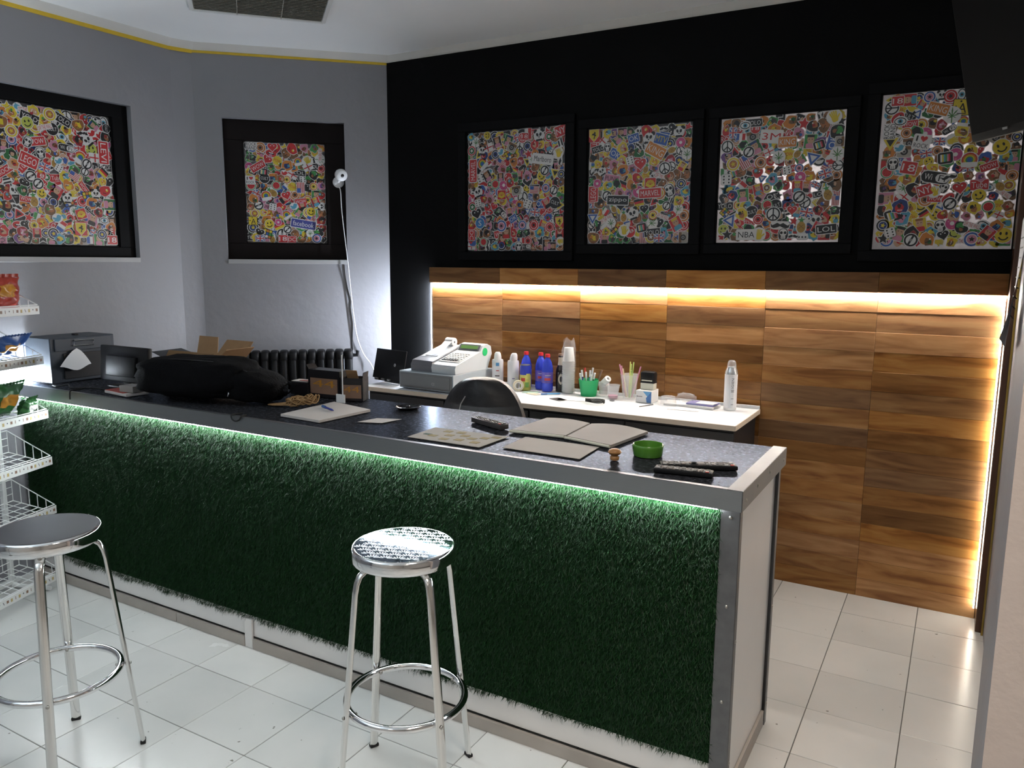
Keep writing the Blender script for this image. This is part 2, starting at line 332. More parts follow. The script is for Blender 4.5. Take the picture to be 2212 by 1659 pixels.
def text_part(name, s, wdt, hgt, matname, parent, T):
    vs, fs, a = text_geo(s); b = MB(); b.add([(x*wdt, y*hgt, 0) for x, y in vs], fs, 0, T); return b.obj(name, matname, parent, smooth=0, recalc=False)

# ------------------------------------------------------------------ room shell
XB = -4.178; YB = 4.125; ZC = 2.925
PA0 = Vector((-4.135, 3.318)); PA1 = Vector((-3.30, YB)); AL = (PA1-PA0).length; ARZ = math.atan2((PA1-PA0).y, (PA1-PA0).x)
def holed_wall(name, L, H, t, holes, material, loc, rz):
    """local x along the wall, wall body from y=0 (room face) to y=+t; holes = (x0,x1,z0,z1)"""
    xs = sorted({0, L, *[h[0] for h in holes], *[h[1] for h in holes]}); zs = sorted({0, H, *[h[2] for h in holes], *[h[3] for h in holes]})
    b = MB()
    for i in range(len(xs)-1):
        for j in range(len(zs)-1):
            cx = (xs[i]+xs[i+1])/2; cz = (zs[j]+zs[j+1])/2
            if any(h[0] < cx < h[1] and h[2] < cz < h[3] for h in holes): continue
            b.box((cx, t/2, cz), (xs[i+1]-xs[i], t, zs[j+1]-zs[j]))
    return struct(b.obj(name, material, None, loc, rz, smooth=0))
# floor: grout bed and single tiles
fl = struct(MB().box((-1.0, .6, -.03), (6.6, 7.3, .05)).obj('floor', 'grout', smooth=0))
TX, TY, X0, Y0 = .3177, .3165, -.387, 1.962
tile_me = MB().box((0, 0, 0), (TX-.0028, TY-.0028, .008), b=.0012, seg=1).mesh('tile', 'tile', 0)
for i in range(-13, 5):
    for j in range(-8, 8):
        x = X0+(i+.5)*TX; y = Y0+(j+.5)*TY
        if x < XB-.1 or (x < -3.2 and y > 4.1-(-3.2-x)*-1+.2): continue
        if x > .35 and y > 2.1: continue
        if y > 4.25: continue
        o = bpy.data.objects.new('tile', tile_me); C.objects.link(o); o.parent = fl
        o.location = (x, y, -.004+random.uniform(-.0006, .0004))
# farther floor behind the camera (too far to see the tiles): a plain slab of the same ceramic
struct(MB().box((-1.0, -1.85, -.003), (6.6, 2.4, .006)).obj('floor_back', 'tile', smooth=0))
struct(MB().box((-1.0, .6, ZC+.05), (6.8, 7.5, .1)).obj('ceiling', 'ceiling', smooth=0))
# left wall (along y), narrow pillar facet, slanted wall, back wall
WB0, WB1, WBZ0, WBZ1 = 1.955, 2.924, 1.63, 2.505
holed_wall('wall_left', 3.202+3.0, ZC, .14, [(WB0+3.0, WB1+3.0, WBZ0, WBZ1)], 'wall_grey', (XB, -3.0, 0), PI/2)
b = MB(); pl = [(XB, 3.202), (XB+.006, 3.225), (XB+.022, 3.28), (XB+.036, 3.310), (PA0.x+.008, PA0.y+.010), (PA0.x-.10, PA0.y+.11), (XB-.14, 3.202)]
b.prism(pl, 0, ZC); struct(b.obj('wall_pillar', 'wall_grey', smooth=30))
WA = (.153, .888, 1.625, 2.510)
holed_wall('wall_slanted', AL+.02, ZC, .14, [WA], 'wall_grey', (PA0.x, PA0.y, 0), ARZ)
XL = -3.32
BW = [(-2.690, -2.018, 1.706, 2.420), (-1.885, -1.284, 1.745, 2.380), (-1.150, -.544, 1.747, 2.377), (-.405, .168, 1.712, 2.424)]
holed_wall('wall_back', 3.9, ZC, .14, [(a-XL-.012, c-XL+.012, z0-.012, z1+.012) for a, c, z0, z1 in BW], 'wall_black', (XL, YB, 0), 0)
# right side: recessed wall strip, grey jamb, pink end wall, and the rest of the room behind the camera
b = MB(); b.prism([(.2, YB), (.2, 2.8), (.148, 2.8), (.127, 2.0), (.30, 2.0), (.30, YB)], 0, ZC); struct(b.obj('wall_jamb', 'wall_grey', smooth=0))
b = MB(); b.prism([(.1272, 1.999), (.30, 1.992), (2.3, 1.99), (2.3, 2.13), (.30, 2.13), (.14, 2.06)], 0, ZC); struct(b.obj('wall_right_end', 'wall_pink', smooth=0))
struct(MB().box((2.27, -.5, ZC/2), (.1, 5, ZC)).obj('wall_right', 'wall_room', smooth=0))
struct(MB().box((-1, -3.0, ZC/2), (6.5, .1, ZC)).obj('wall_front', 'wall_room', smooth=0))
# coving under the ceiling and the yellow line
def coving(name, p, q, nrm, zb, h, out, matname):
    p = Vector(p); q = Vector(q); n = Vector(nrm).normalized(); b = MB(); prof = [(0, 0), (.006, .001), (out*.45, h*.35), (out*.8, h*.72), (out, h), (0, h)]
    vs = [(*(e+n*a), zb+z) for e in (p, q) for a, z in prof]; k = len(prof)
    b.add(vs, [list(range(k)), list(range(k, 2*k))]+[[i, (i+1) % k, k+(i+1) % k, k+i] for i in range(k)]); return struct(b.obj(name, matname, smooth=50))
nA = Vector((math.sin(ARZ), -math.cos(ARZ)))
coving('trim_1', (XB, -2.9), (XB, 3.205), (1, 0), 2.888, .038, .05, 'coving')
coving('trim_2', (XB+.001, 3.2), (PA0.x+.006, PA0.y+.004), (.93, -.36), 2.888, .038, .05, 'coving')
coving('trim_3', PA0-nA*.001, PA1-nA*.001, nA, 2.888, .038, .05, 'coving')
coving('trim_4', (-3.31, YB), (.3, YB), (0, -1), 2.888, .038, .03, 'coving')
def line(name, p, q, nrm, z, h, matname):
    p = Vector(p); q = Vector(q); d = q-p; m_ = (p+q)/2+Vector(nrm).normalized()*.002
    return struct(MB().box((0, 0, 0), (d.length, .006, h)).obj(name, matname, None, (m_.x, m_.y, z), math.atan2(d.y, d.x), smooth=0))
line('trim_5', (XB, -2.9), (XB, 3.203), (1, 0), 2.879, .02, 'yellow')
line('trim_6', (XB+.002, 3.2), (PA0.x+.004, PA0.y), (.93, -.36), 2.879, .02, 'yellow')
line('trim_7', PA0, PA1, nA, 2.881, .014, 'yellow')

# wood panelling, plank by plank
wp = sempty('wall_panelling', (-2.942, YB-.012, 0))
MB().box((1.555, .008, .80), (3.11, .008, 1.60)).obj('backing', 'desk_black', wp, smooth=0)
CW = 3.108/6; RH = 1.611/17
plank_me = [MB().box((0, 0, 0), (CW-.0010, .014, RH-.0007), b=.0008, seg=1).mesh('plank', 'wood', 0) for _ in range(1)]
top_me = MB().box((0, 0, 0), (CW-.0010, .050, RH-.0007), b=.0012, seg=1).mesh('plank', 'wood', 0)
for i in range(6):
    off = random.uniform(-.010, .010)
    for j in range(17):
        o = bpy.data.objects.new('plank', top_me if j == 16 else plank_me[0]); C.objects.link(o); o.parent = wp
        z = (j+.5)*RH
        o.location = ((i+.5)*CW, -.003-(.018 if j == 16 else 0)+random.uniform(-.0013, .0013), z); o.rotation_euler = (random.uniform(-.004, .004), random.uniform(-.0012, .0012), random.uniform(-.002, .002))
# LED strips on the panelling
def led_strip(name, label, size, loc, emat, tape_off, tape_size, cat='light strip'):
    t = thing(name, label, cat, loc)
    MB().box(tape_off, tape_size).obj('tape', 'tape_pcb', t, smooth=0); MB().box((0, 0, 0), size).obj('diffuser', emat, t, smooth=0); return t
led_strip('led_strip', 'long horizontal white light strip glowing under the top row of wood planks', (3.10, .008, .015), (-1.388, 4.087, 1.5060), 'led_wall', (0, 0, .0083), (3.10, .010, .0016))
led_strip('led_strip', 'vertical warm white light strip beside the brown door post', (.005, .008, 1.44), (.1585, 4.085, .78), 'led_post', (.004, 0, 0), (.003, .010, 1.44))
led_strip('led_strip', 'vertical cool white light strip beside the black wall corner, on the panelling edge', (.005, .008, .62), (-2.952, 4.107, 1.2), 'led_side', (.004, 0, 0), (.003, .010, .62))

# door post, brass strip, note
struct(MB().box((.182, 4.03, 1.46), (.030, .16, 2.92), b=.003).obj('door_1', 'door_brown', smooth=0))
struct(MB().box((.1945, 3.93, 1.3), (.008, .016, 2.6)).obj('trim_8', 'brass', smooth=0))
def curl(u, v): return (0, u*.30, v*.36)
nt_ = MB(); nt_.sheet(lambda u, v: (-.004-.028*(1-v)**2*(1-u)-.012*(1-v)**3, 2.52+.30*u, 1.40+.05*(1-u)+.38*v), 10, 8)
for k in range(9):
    z = 1.50+k*.028
    nt_.sheet(lambda u, v: (-.0055-.028*(1-(z-1.4)/.4)**2*.5, 2.56+.22*u, z+.004*v), 6, 1, 1)
o = nt_.obj('notice_sheet', ['paper_note', 'ink'], None, (.137, 0, 0)); tag(o, 'printed paper notice hanging on the grey door jamb, lower corner curling', 'paper')

# ------------------------------------------------------------------ stickers (flat printed shapes with a white border)
def circ(r, n=16, cx=0, cy=0, sy=1): return [(cx+r*math.cos(2*PI*k/n), cy+sy*r*math.sin(2*PI*k/n)) for k in range(n)]
def rr(w_, h_, r=.08, cx=0, cy=0):
    o = []
    for sx, sy, a0 in ((1, 1, 0), (-1, 1, 90), (-1, -1, 180), (1, -1, 270)):
        for a in (0, 45, 90):
            t = math.radians(a0+a); o.append((cx+sx*(w_/2-r)+r*math.cos(t), cy+sy*(h_/2-r)+r*math.sin(t)))
    return o
def star(n, r, q, ph=PI/2, cx=0, cy=0): return [(cx+(r if k % 2 == 0 else q)*math.cos(ph+PI*k/n), cy+(r if k % 2 == 0 else q)*math.sin(ph+PI*k/n)) for k in range(2*n)]
def heart(r, cx=0, cy=0):
    o = []
    for k in range(20):
        t = 2*PI*k/20; o.append((cx+r*1.0*math.sin(t)**3, cy+r*(.81*math.cos(t)-.31*math.cos(2*t)-.125*math.cos(3*t)-.06*math.cos(4*t))))
    return o
def sc(p, k): return [(x*k, y*k) for x, y in p]
def tr(p, dx, dy, a=0): return [(x*math.cos(a)-y*math.sin(a)+dx, x*math.sin(a)+y*math.cos(a)+dy) for x, y in p]
W_ = (.78, .77, .76); K_ = (.015, .015, .018); R_ = (.55, .03, .035); Y_ = (.72, .55, .04); B_ = (.04, .12, .42); G_ = (.06, .30, .08); O_ = (.62, .22, .04); P_ = (.60, .25, .36); V_ = (.17, .07, .26); BR_ = (.20, .10, .045); GR_ = (.30, .29, .29); CY_ = (.10, .36, .52); SK_ = (.58, .36, .24)
PAL = [R_, R_, (.34, .02, .03), Y_, Y_, B_, (.02, .05, .20), G_, (.02, .14, .04), O_, O_, P_, V_, BR_, BR_, CY_, K_, K_, K_, K_, SK_, (.28, .12, .05), (.07, .06, .06), (.42, .16, .06)]
def lay(*l): return list(l)   # list of (poly, colour); later = on top
def wtext(s, col, wd, ht, cx=0, cy=0, a=0):
    vs, fs, _ = text_geo(s); return ('T', [(x*wd, y*ht) for x, y in vs], fs, col, cx, cy, a)
def D_word(s, bg, fg, asp=2.2, border=W_):
    h = .9/math.sqrt(asp); wd = h*asp; return lay((rr(wd+.10, h+.10, .06), border), (rr(wd, h, .04), bg), wtext(s, fg, wd*.86, h*.6))
def blobpoly(r, n=14, jag=.2): return [(rad*math.cos(2*PI*k/n), rad*math.sin(2*PI*k/n)) for k in range(n) for rad in [r*(1+random.uniform(-jag, jag))]]
def D_blob():
    p = blobpoly(.46, 14, .22); c = random.sample(PAL, 3)
    l = [(sc(p, 1.09), W_), (p, c[0])]
    l.append((tr(sc(blobpoly(.26, 9, .3), 1), random.uniform(-.12, .12), random.uniform(-.14, .14)), c[1]))
    l.append((tr(sc(blobpoly(.14, 7, .3), 1), random.uniform(-.18, .18), random.uniform(-.2, .2)), c[2]))
    l.append((tr(circ(.06, 7), random.uniform(-.2, .2), random.uniform(.0, .22)), random.choice([W_, K_])))
    l.append((tr(rr(.3, .05, .02), random.uniform(-.1, .1), random.uniform(-.25, .1), random.uniform(-.6, .6)), random.choice([K_, W_, K_])))
    return l
def D_badge():
    c = random.sample(PAL, 2); return lay((circ(.52), W_), (circ(.46), c[0]), (circ(.34), W_ if c[0] != W_ else K_), (circ(.29), c[1]), (star(5, .2, .09), random.choice([W_, Y_, K_])))
def D_ring():
    return lay((circ(.5), W_), (circ(.45), K_), (circ(.33), W_), (tr(rr(.72, .14, .03), 0, 0, .8), K_), (circ(.1), GR_))
def D_word_round(s, bg, fg): return lay((circ(.52), W_), (circ(.47), bg), wtext(s, fg, .72, .28))
def D_heart(c=R_): return lay((heart(.56), W_), (heart(.48), c), (circ(.06, 8, -.17, .12), W_), (circ(.06, 8, .17, .12), W_))
def D_star(c): return lay((star(5, .58, .28), W_), (star(5, .47, .21), c))
def D_burst(s, c, f): return lay((star(12, .55, .42), W_), (star(12, .49, .37), c), wtext(s, f, .6, .26))
def D_flag(cs, vert=False):
    l = [(rr(1.0, .72, .05), W_)]
    for i, c in enumerate(cs):
        n = len(cs)
        l.append((rr(.92/n if vert else .92, .64 if vert else .64/n, .005, (-.46+.92*(i+.5)/n) if vert else 0, 0 if vert else (.32-.64*(i+.5)/n)), c))
    return l
def D_cross(bg, c1, c2): return lay((rr(1.0, .72, .05), W_), (rr(.92, .64, .01), bg), (tr(rr(1.0, .09, .01), 0, 0, .6), c1), (tr(rr(1.0, .09, .01), 0, 0, -.6), c1), (rr(.92, .18, .01), c1), (rr(.18, .64, .01), c1), (rr(.92, .10, .01), c2), (rr(.10, .64, .01), c2))
def D_stripes():
    l = [(rr(1.0, .72, .04), W_)]+[(rr(.92, .07, .005, 0, .28-.14*i), R_) for i in range(5)]
    return l+[(rr(.4, .32, .01, -.26, .16), B_)]
def D_smile(c=Y_): return lay((circ(.52), W_), (circ(.47), c), (circ(.07, 8, -.16, .12, 1.5), K_), (circ(.07, 8, .16, .12, 1.5), K_), ([(.3*math.cos(t), -.02+.3*math.sin(t)) for t in np.linspace(PI*1.1, PI*1.9, 9)]+[(.22*math.cos(t), -.02+.22*math.sin(t)) for t in np.linspace(PI*1.9, PI*1.1, 9)], K_))
def D_peace(c=K_): return lay((circ(.54), W_), (circ(.48), c), (circ(.38), W_), (rr(.09, .84, .01), c), (tr(rr(.09, .44, .01), .15, -.15, .8), c), (tr(rr(.09, .44, .01), -.15, -.15, -.8), c))
def D_rainbow():
    l = [(circ(.54, 18, 0, -.1), W_)]
    for i, c in enumerate((R_, O_, Y_, G_, B_)): l.append((circ(.48-.08*i, 16, 0, -.1), c))
    return l+[(rr(1.0, .34, .1, 0, -.42), W_)]
def D_donut(): return lay((circ(.5), W_), (circ(.45), (.58, .08, .25)), (circ(.15), W_), (rr(.1, .03, .01, .22, .2), Y_), (rr(.1, .03, .01, -.25, .1), W_), (rr(.1, .03, .01, .05, -.3), Y_))
def leafp(k):
    o = []
    for i in range(7):
        a = math.radians(-30+40*i); L = (.3, .42, .5, .56, .5, .42, .3)[i]*k
        o += [(.07*k*math.cos(a-.35), .07*k*math.sin(a-.35)), (L*.6*math.cos(a-.13), L*.6*math.sin(a-.13)), (L*math.cos(a), L*math.sin(a)), (L*.6*math.cos(a+.13), L*.6*math.sin(a+.13))]
    return o+[(-.03*k, -.1*k), (-.03*k, -.42*k), (.03*k, -.42*k), (.03*k, -.1*k)]
def D_leaf(): return lay((circ(.5, 12, 0, .06), W_), (leafp(.95), (.08, .22, .06)))
def D_skull(): return lay((rr(.86, 1.04, .3), W_), (rr(.76, .92, .28), K_), (rr(.62, .56, .24, 0, .14), W_), (rr(.36, .3, .06, 0, -.24), W_), (circ(.12, 9, -.15, .12), K_), (circ(.12, 9, .15, .12), K_), (rr(.03, .22, .01, -.06, -.28), K_), (rr(.03, .22, .01, .06, -.28), K_))
def D_panda(): return lay((circ(.5), W_), (circ(.17, 10, -.3, .34), K_), (circ(.17, 10, .3, .34), K_), (circ(.40), (.74, .73, .72)), (tr(circ(.11, 9, 0, 0, 1.4), -.15, .06, .4), K_), (tr(circ(.11, 9, 0, 0, 1.4), .15, .06, -.4), K_), (circ(.06, 7, 0, -.14), K_), (rr(.6, .16, .05, 0, -.38), K_))
def D_dice(): return lay((rr(.86, .86, .14), GR_), (rr(.8, .8, .12), W_), *[(circ(.07, 8, x, y), K_) for x in (-.2, .2) for y in (-.24, 0, .24)])
def D_must(): return lay((rr(1.1, .46, .2), W_), ([(0, .06), (.16, .14), (.3, .06), (.42, 0), (.52, .1), (.48, -.1), (.34, -.16), (.16, -.12), (0, -.04), (-.16, -.12), (-.34, -.16), (-.48, -.1), (-.52, .1), (-.42, 0), (-.3, .06), (-.16, .14)], K_))
def D_lips(): return lay((circ(.54, 14, 0, 0, .7), W_), (circ(.48, 14, 0, 0, .66), R_), (circ(.32, 12, 0, 0, .28), K_), (rr(.4, .08, .03, 0, .04), W_), (circ(.16, 10, 0, -.2), P_))
def D_eye(): return lay((circ(.54, 14, 0, 0, .8), W_), (circ(.46, 14, 0, 0, .7), K_), (circ(.40, 12, 0, 0, .6), W_), (circ(.2), CY_), (circ(.1), K_))
def D_melon(): return lay((circ(.5, 14), W_), (circ(.45, 14), G_), (circ(.38, 14), W_), (circ(.34, 14), R_), *[(circ(.03, 5, .2*math.cos(k), .2*math.sin(k)), K_) for k in range(6)])
def D_pine(): return lay((rr(.74, 1.1, .3), W_), (tr(star(5, .3, .1), 0, .34), G_), (circ(.30, 12, 0, -.14, 1.3), (.45, .26, .05)), (tr(rr(.5, .03, .01), 0, -.1, .7), BR_), (tr(rr(.5, .03, .01), 0, -.1, -.7), BR_))
def D_camera(): return lay((rr(.98, .86, .12), W_), (rr(.9, .78, .1), (.42, .38, .33)), (rr(.9, .24, .04, 0, .26), BR_), (circ(.25), K_), (circ(.14), GR_), (circ(.06), K_))
def D_bars(): return lay((rr(1.0, .84, .16), W_), (rr(.92, .76, .14), K_), *[(rr(.1, .5, .01, -.25+.1*i, 0), c) for i, c in enumerate((W_, Y_, CY_, G_, P_, R_))])
def D_wifi(): return lay((rr(1.3, .6, .25), W_), (rr(1.22, .52, .22), K_), (rr(.58, .4, .18, .3, 0), W_), wtext('Wi', W_, .34, .28, -.3), wtext('Fi', K_, .3, .28, .3))
def D_fan(): # yellow scallop on red
    p = [(0, -.36)]+[(q*math.cos(t), -.1+q*math.sin(t)) for k, t in enumerate(np.linspace(-.15, PI+.15, 13)) for q in [(.42 if k % 2 == 0 else .37)]]
    l = [(rr(1.02, .96, .1), W_), (rr(.94, .88, .08), R_), (p, Y_)]
    for k in range(5): a = PI*(k+1)/6; l.append((tr(rr(.03, .34, .005), .17*math.cos(a), -.1+.17*math.sin(a), a-PI/2), R_))
    return l
def D_shield(): 
    p = [(-.4, .42), (.4, .42), (.38, -.1), (0, -.5), (-.38, -.1)]
    h = [(-.05, -.28), (.02, -.05), (-.12, .02), (-.2, -.08), (-.16, .1), (-.02, .14), (.02, .28), (.1, .22), (.16, .14), (.1, .12), (.12, 0), (.2, .04), (.16, -.08), (.08, -.1), (.06, -.28)]
    return lay((rr(.98, 1.06, .05), R_), (sc(p, 1.08), W_), (p, Y_), (h, K_))
def D_A(): return lay((rr(.98, .98, .04), K_), (rr(.9, .9, .03), Y_), wtext('A', K_, .5, .56, .06, -.05), (circ(.06, 7, -.3, .02), K_), (circ(.06, 7, -.06, .34), K_), (rr(.5, .05, .01, .06, -.38), K_))
def D_arrowtext(s, c): return lay((rr(1.3, .44, .04), W_), wtext(s, c, 1.2, .34))
def D_ilove(s): return lay((rr(1.0, .9, .1), W_), wtext('I', K_, .09, .32, -.3, .18), (heart(.2, .08, .2), R_), wtext(s, K_, .8, .26, 0, -.22))
def D_bird(c): return lay((circ(.5, 12, 0, 0, .85), W_), ([(-.4, .1), (-.1, .02), (-.02, .24), (.16, .3), (.3, .2), (.44, .22), (.34, .08), (.26, -.16), (.02, -.32), (-.22, -.28), (-.42, -.3), (-.24, -.14), (-.4, -.06)], c))
def D_tri(c, d): return lay((sc([(-.5, .36), (.5, .36), (0, -.5)], 1.15), W_), ([(-.48, .36), (.48, .36), (0, -.46)], c), ([(-.26, .24), (.26, .24), (0, -.2)], d))
def D_cube():
    l = [(tr(rr(.86, .86, .05), 0, 0, .2), K_)]
    cs = [R_, Y_, B_, G_, W_, O_]
    return l+[(tr(rr(.22, .22, .02, -.26+.26*i, -.26+.26*j), 0, 0, .2), random.choice(cs)) for i in range(3) for j in range(3)]
def D_bone(): return lay((tr(rr(1.2, .5, .2), 0, 0, .3), W_), (tr(rr(1.1, .40, .18), 0, 0, .3), K_), (tr(rr(.7, .12, .04), 0, 0, .3), W_), *[(tr(circ(.1, 8, x, y), 0, 0, .3), W_) for x in (-.38, .38) for y in (-.07, .07)])
def D_hand(c=Y_): return lay((circ(.52, 12), W_), (rr(.4, .4, .12, 0, -.16), c), *[(tr(rr(.1, .42, .05), -.17+.115*i, .14+(.04 if i in (1, 2) else 0), -.12*(i-1.5)), c) for i in range(4)], (tr(rr(.1, .34, .05), .27, -.06, -.8), c))
def D_photo():
    c = random.sample(PAL, 4); return lay((rr(.92, 1.02, .03), W_), (rr(.84, .94, .02), c[0]), (circ(.24, 12, 0, .12, 1.2), SK_ if c[0] != SK_ else BR_), (rr(.6, .34, .1, 0, -.30), c[1]), (rr(.5, .16, .06, 0, .36), c[2]), (rr(.09, .04, .01, -.1, .14), K_), (rr(.09, .04, .01, .1, .14), K_))
def sticker_mesh(design):
    vs = []; fs = []; cols = []
    for L, it in enumerate(design):
        y = -.00022*L; o = len(vs)
        if it[0] == 'T':
            _, tv, tf, c, cx, cy, a = it; vs += [(x+cx, y, z+cy) for x, z in tv]; fs += [[i+o for i in f] for f in tf]; cols += [c]*len(tf)
        else:
            p, c = it; vs += [(x, y, z) for x, z in p]; fs.append([i+o for i in range(len(p))]); cols.append(c)
    me = bpy.data.meshes.new('sticker'); me.from_pydata(vs, [], fs); me.materials.append(M['sticker'])
    at = me.color_attributes.new('Col', 'FLOAT_COLOR', 'CORNER'); arr = []
    for f, c in zip(me.polygons, cols): arr += [c[0], c[1], c[2], 1]*f.loop_total
    at.data.foreach_set('color', arr); return me
GEN = []
for _ in range(46): GEN.append(sticker_mesh(D_blob()))
for _ in range(9): GEN.append(sticker_mesh(D_badge()))
for _ in range(8): GEN.append(sticker_mesh(D_photo()))
for d in [D_ring(), D_heart(), D_heart(K_), D_star(R_), D_star(K_), D_star(Y_), D_burst('POW', Y_, R_), D_flag((G_, W_, R_), True), D_flag((K_, R_, Y_)), D_flag((B_, W_, R_), True), D_flag((R_, W_)), D_cross(B_, W_, R_), D_cross(W_, W_, R_), D_stripes(), D_smile(), D_smile((.5, .55, .1)), D_peace(), D_rainbow(), D_donut(), D_leaf(), D_skull(), D_panda(), D_dice(), D_must(), D_lips(), D_eye(), D_melon(), D_pine(), D_camera(), D_bars(), D_wifi(), D_bird(CY_), D_bird(R_), D_tri(R_, K_), D_tri(B_, W_), D_cube(), D_bone(), D_hand(), D_word('LOL', K_, W_), D_word('WOW', R_, W_), D_word('YOLO', K_, W_), D_word('OK', B_, W_, 1.4), D_word('ROCK', R_, W_), D_word('PUNK', P_, K_), D_word_round('18', R_, W_), D_word_round('CULT', K_, W_), D_word('Tube', R_, W_, 1.6), D_arrowtext('OFF THE WALL', R_), D_tri(Y_, K_)]: GEN.append(sticker_mesh(d))
SP = {k: sticker_mesh(d) for k, d in dict(lego=D_word('LEGO', R_, W_, 1.5), marvel=D_word('MARVEL', R_, W_, 2.6), nba=D_word('NBA', W_, K_, 2.0), m3=D_word('3M', W_, R_, 1.8), zippo=D_word('zippo', K_, W_, 2.6), fb=D_word('facebook', (.06, .07, .30), W_, 3.0), shell=D_fan(), shield=D_shield(), A=D_A(), wifi=D_wifi(), dc=D_word('DC', R_, W_, 1.3), levis=D_word("LEVI'S", R_, W_, 2.6), rock=lay((rr(1.1, .8, .04), W_), wtext('ROCK', K_, 1.0, .34, 0, .19), wtext('BAND', K_, 1.0, .34, 0, -.19)), ilove=D_ilove('ROCK'), s=lay((circ(.5), W_), (circ(.45), (.05, .22, .52)), wtext('S', W_, .32, .46)), peace=D_peace(), must=D_must(), leaf=D_leaf(), panda=D_panda(), heart=D_heart(), bheart=D_heart(K_), hand=D_hand(), smile=D_smile(), burger=D_word('KING', O_, W_, 1.8), mtv=D_word('MTV', B_, Y_, 1.4), b18=D_word('18', R_, W_, 1.2), donut=D_donut(), bars=D_bars(), rain=D_rainbow(), dice=D_dice(), eye=D_eye(), ring=D_ring(), usa=D_stripes(), uk=D_cross(B_, W_, R_), bird=D_bird(CY_), marl=D_word('Marlboro', W_, K_, 2.6), levert=D_word('LEVI', R_, W_, 2.2), pine=D_pine(), skull=D_skull(), star=D_star(K_), cam=D_camera(), ny=D_word('NY', R_, W_, 1.2)).items()}
def cover(root, x0, x1, z0, z1, y, specials, step=.0445, size=(.048, .072), xmin=None, gaps=()):
    """stick a dense, slightly jumbled layer of stickers on the pane between x0..x1, z0..z1 (local)"""
    cells = []
    nx = round((x1-x0)/step); nz = round((z1-z0)/(step*.94))
    for i in range(nx):
        for j in range(nz):
            x = x0+(x1-x0)*(i+.5+(.25 if j % 2 else -.25)*.6)/nx+random.uniform(-.009, .009); z = z0+(z1-z0)*(j+.5)/nz+random.uniform(-.009, .009)
            if xmin is not None and x < xmin: continue
            inz = any(math.hypot((x-x0)/(x1-x0)-g[0], ((z-z0)/(z1-z0)-g[1])) < g[2] for g in gaps)
            if inz and random.random() < .012: continue
            cells.append((x, z, None, random.uniform(*size)*(.86 if inz else 1), random.gauss(0, .45)))
    random.shuffle(cells)
    for (u, v, key, s_, a) in specials: cells.append((x0+u*(x1-x0), z0+v*(z1-z0), key, s_, a))
    for k, (x, z, key, s_, a) in enumerate(cells):
        if key is None: h = s_*.56; 
        else: h = s_*.5
        x = min(max(x, x0+h*.98), x1-h*.98); z = min(max(z, z0+h*.98), z1-h*.98)
        if key is None and (x < x0+h*1.2 or x > x1-h*1.2 or z < z0+h*1.2 or z > z1-h*1.2): a = random.choice((0, 0, PI/2, -PI/2))
        o = bpy.data.objects.new('sticker', SP[key] if key else random.choice(GEN)); C.objects.link(o); o.parent = root
        ly = k % 9 if key is None else 10+k % 3
        o.location = (x, y-.0004-.0020*ly/3-.0001*(k % 5), z); o.rotation_euler = (0, -a, 0); o.scale = (s_, 1, s_)
def window(n, loc, rz, outer, panel, fmat, specials, depth=.03, inset=0.0, sill=False, xmin=None, bare=0.004, gaps=()):
    """outer / panel = (x0,x1,z0,z1) local; frame face at y=inset"""
    r = sempty('window_%d' % n, loc, rz)
    X0_, X1_, Z0_, Z1_ = outer; a, c, d, e = panel; b = MB(); ym = inset+depth/2
    zb = Z0_+(.028 if sill else 0)
    b.box(((X0_+X1_)/2, ym, (e+Z1_)/2), (X1_-X0_, depth, Z1_-e), b=.003); b.box(((X0_+X1_)/2, ym, (zb+d)/2), (X1_-X0_, depth, d-zb), b=.003)
    b.box(((X0_+a)/2, ym, (d+e)/2), (a-X0_, depth, e-d), b=.003); b.box(((c+X1_)/2, ym, (d+e)/2), (X1_-c, depth, e-d), b=.003)
    b.obj('window_frame', fmat, r, smooth=0)
    g = MB()   # slim glazing bead round the pane
    for q in ((a, d, c, d+.006), (a, e-.006, c, e), (a, d, a+.006, e), (c-.006, d, c, e)): g.box(((q[0]+q[2])/2, inset+.016, (q[1]+q[3])/2), (q[2]-q[0], .014, q[3]-q[1]))
    g.obj('glazing_bead', fmat, r, smooth=0)
    MB().box(((a+c)/2, inset+.024, (d+e)/2), (c-a, .004, e-d)).obj('pane', 'pane', r, smooth=0)
    if sill: MB().box(((X0_+X1_)/2, .040, Z0_+.014), (X1_-X0_-.001, .088, .028), b=.002).obj('window_sill', 'sill', r, smooth=0)
    cover(r, a+bare, c-.002, d+bare, e-.003, inset+.0215, specials, xmin=xmin, gaps=gaps); return r
# left wall, slanted wall, then the four on the black wall
window(1, (XB, 0, 0), PI/2, (WB0, WB1, WBZ0, WBZ1), (2.045, 2.830, 1.716, 2.436), 'window_black', [(.40, .60, 'lego', .085, -.35), (.93, .72, 'levert', .09, -PI/2), (.72, .13, 'shield', .07, 0), (.73, .24, 'shell', .06, .3), (.56, .20, 'bird', .06, .1), (.70, .52, 'usa', .06, -.5), (.85, .40, 'panda', .055, 0), (.48, .66, 'skull', .06, .2), (.80, .62, 'ring', .06, .2), (.45, .44, 'ring', .06, 0), (.64, .35, 'panda', .055, 0), (.78, .56, 'ring', .05, .3), (.50, .56, 'uk', .06, -.3), (.66, .72, 'wifi', .07, -.1), (.95, .05, 'b18', .06, 0), (.9, .2, 'eye', .05, 0), (.6, .62, 'bird', .05, 0), (.86, .32, 'star', .05, 0)], inset=.035, sill=True)
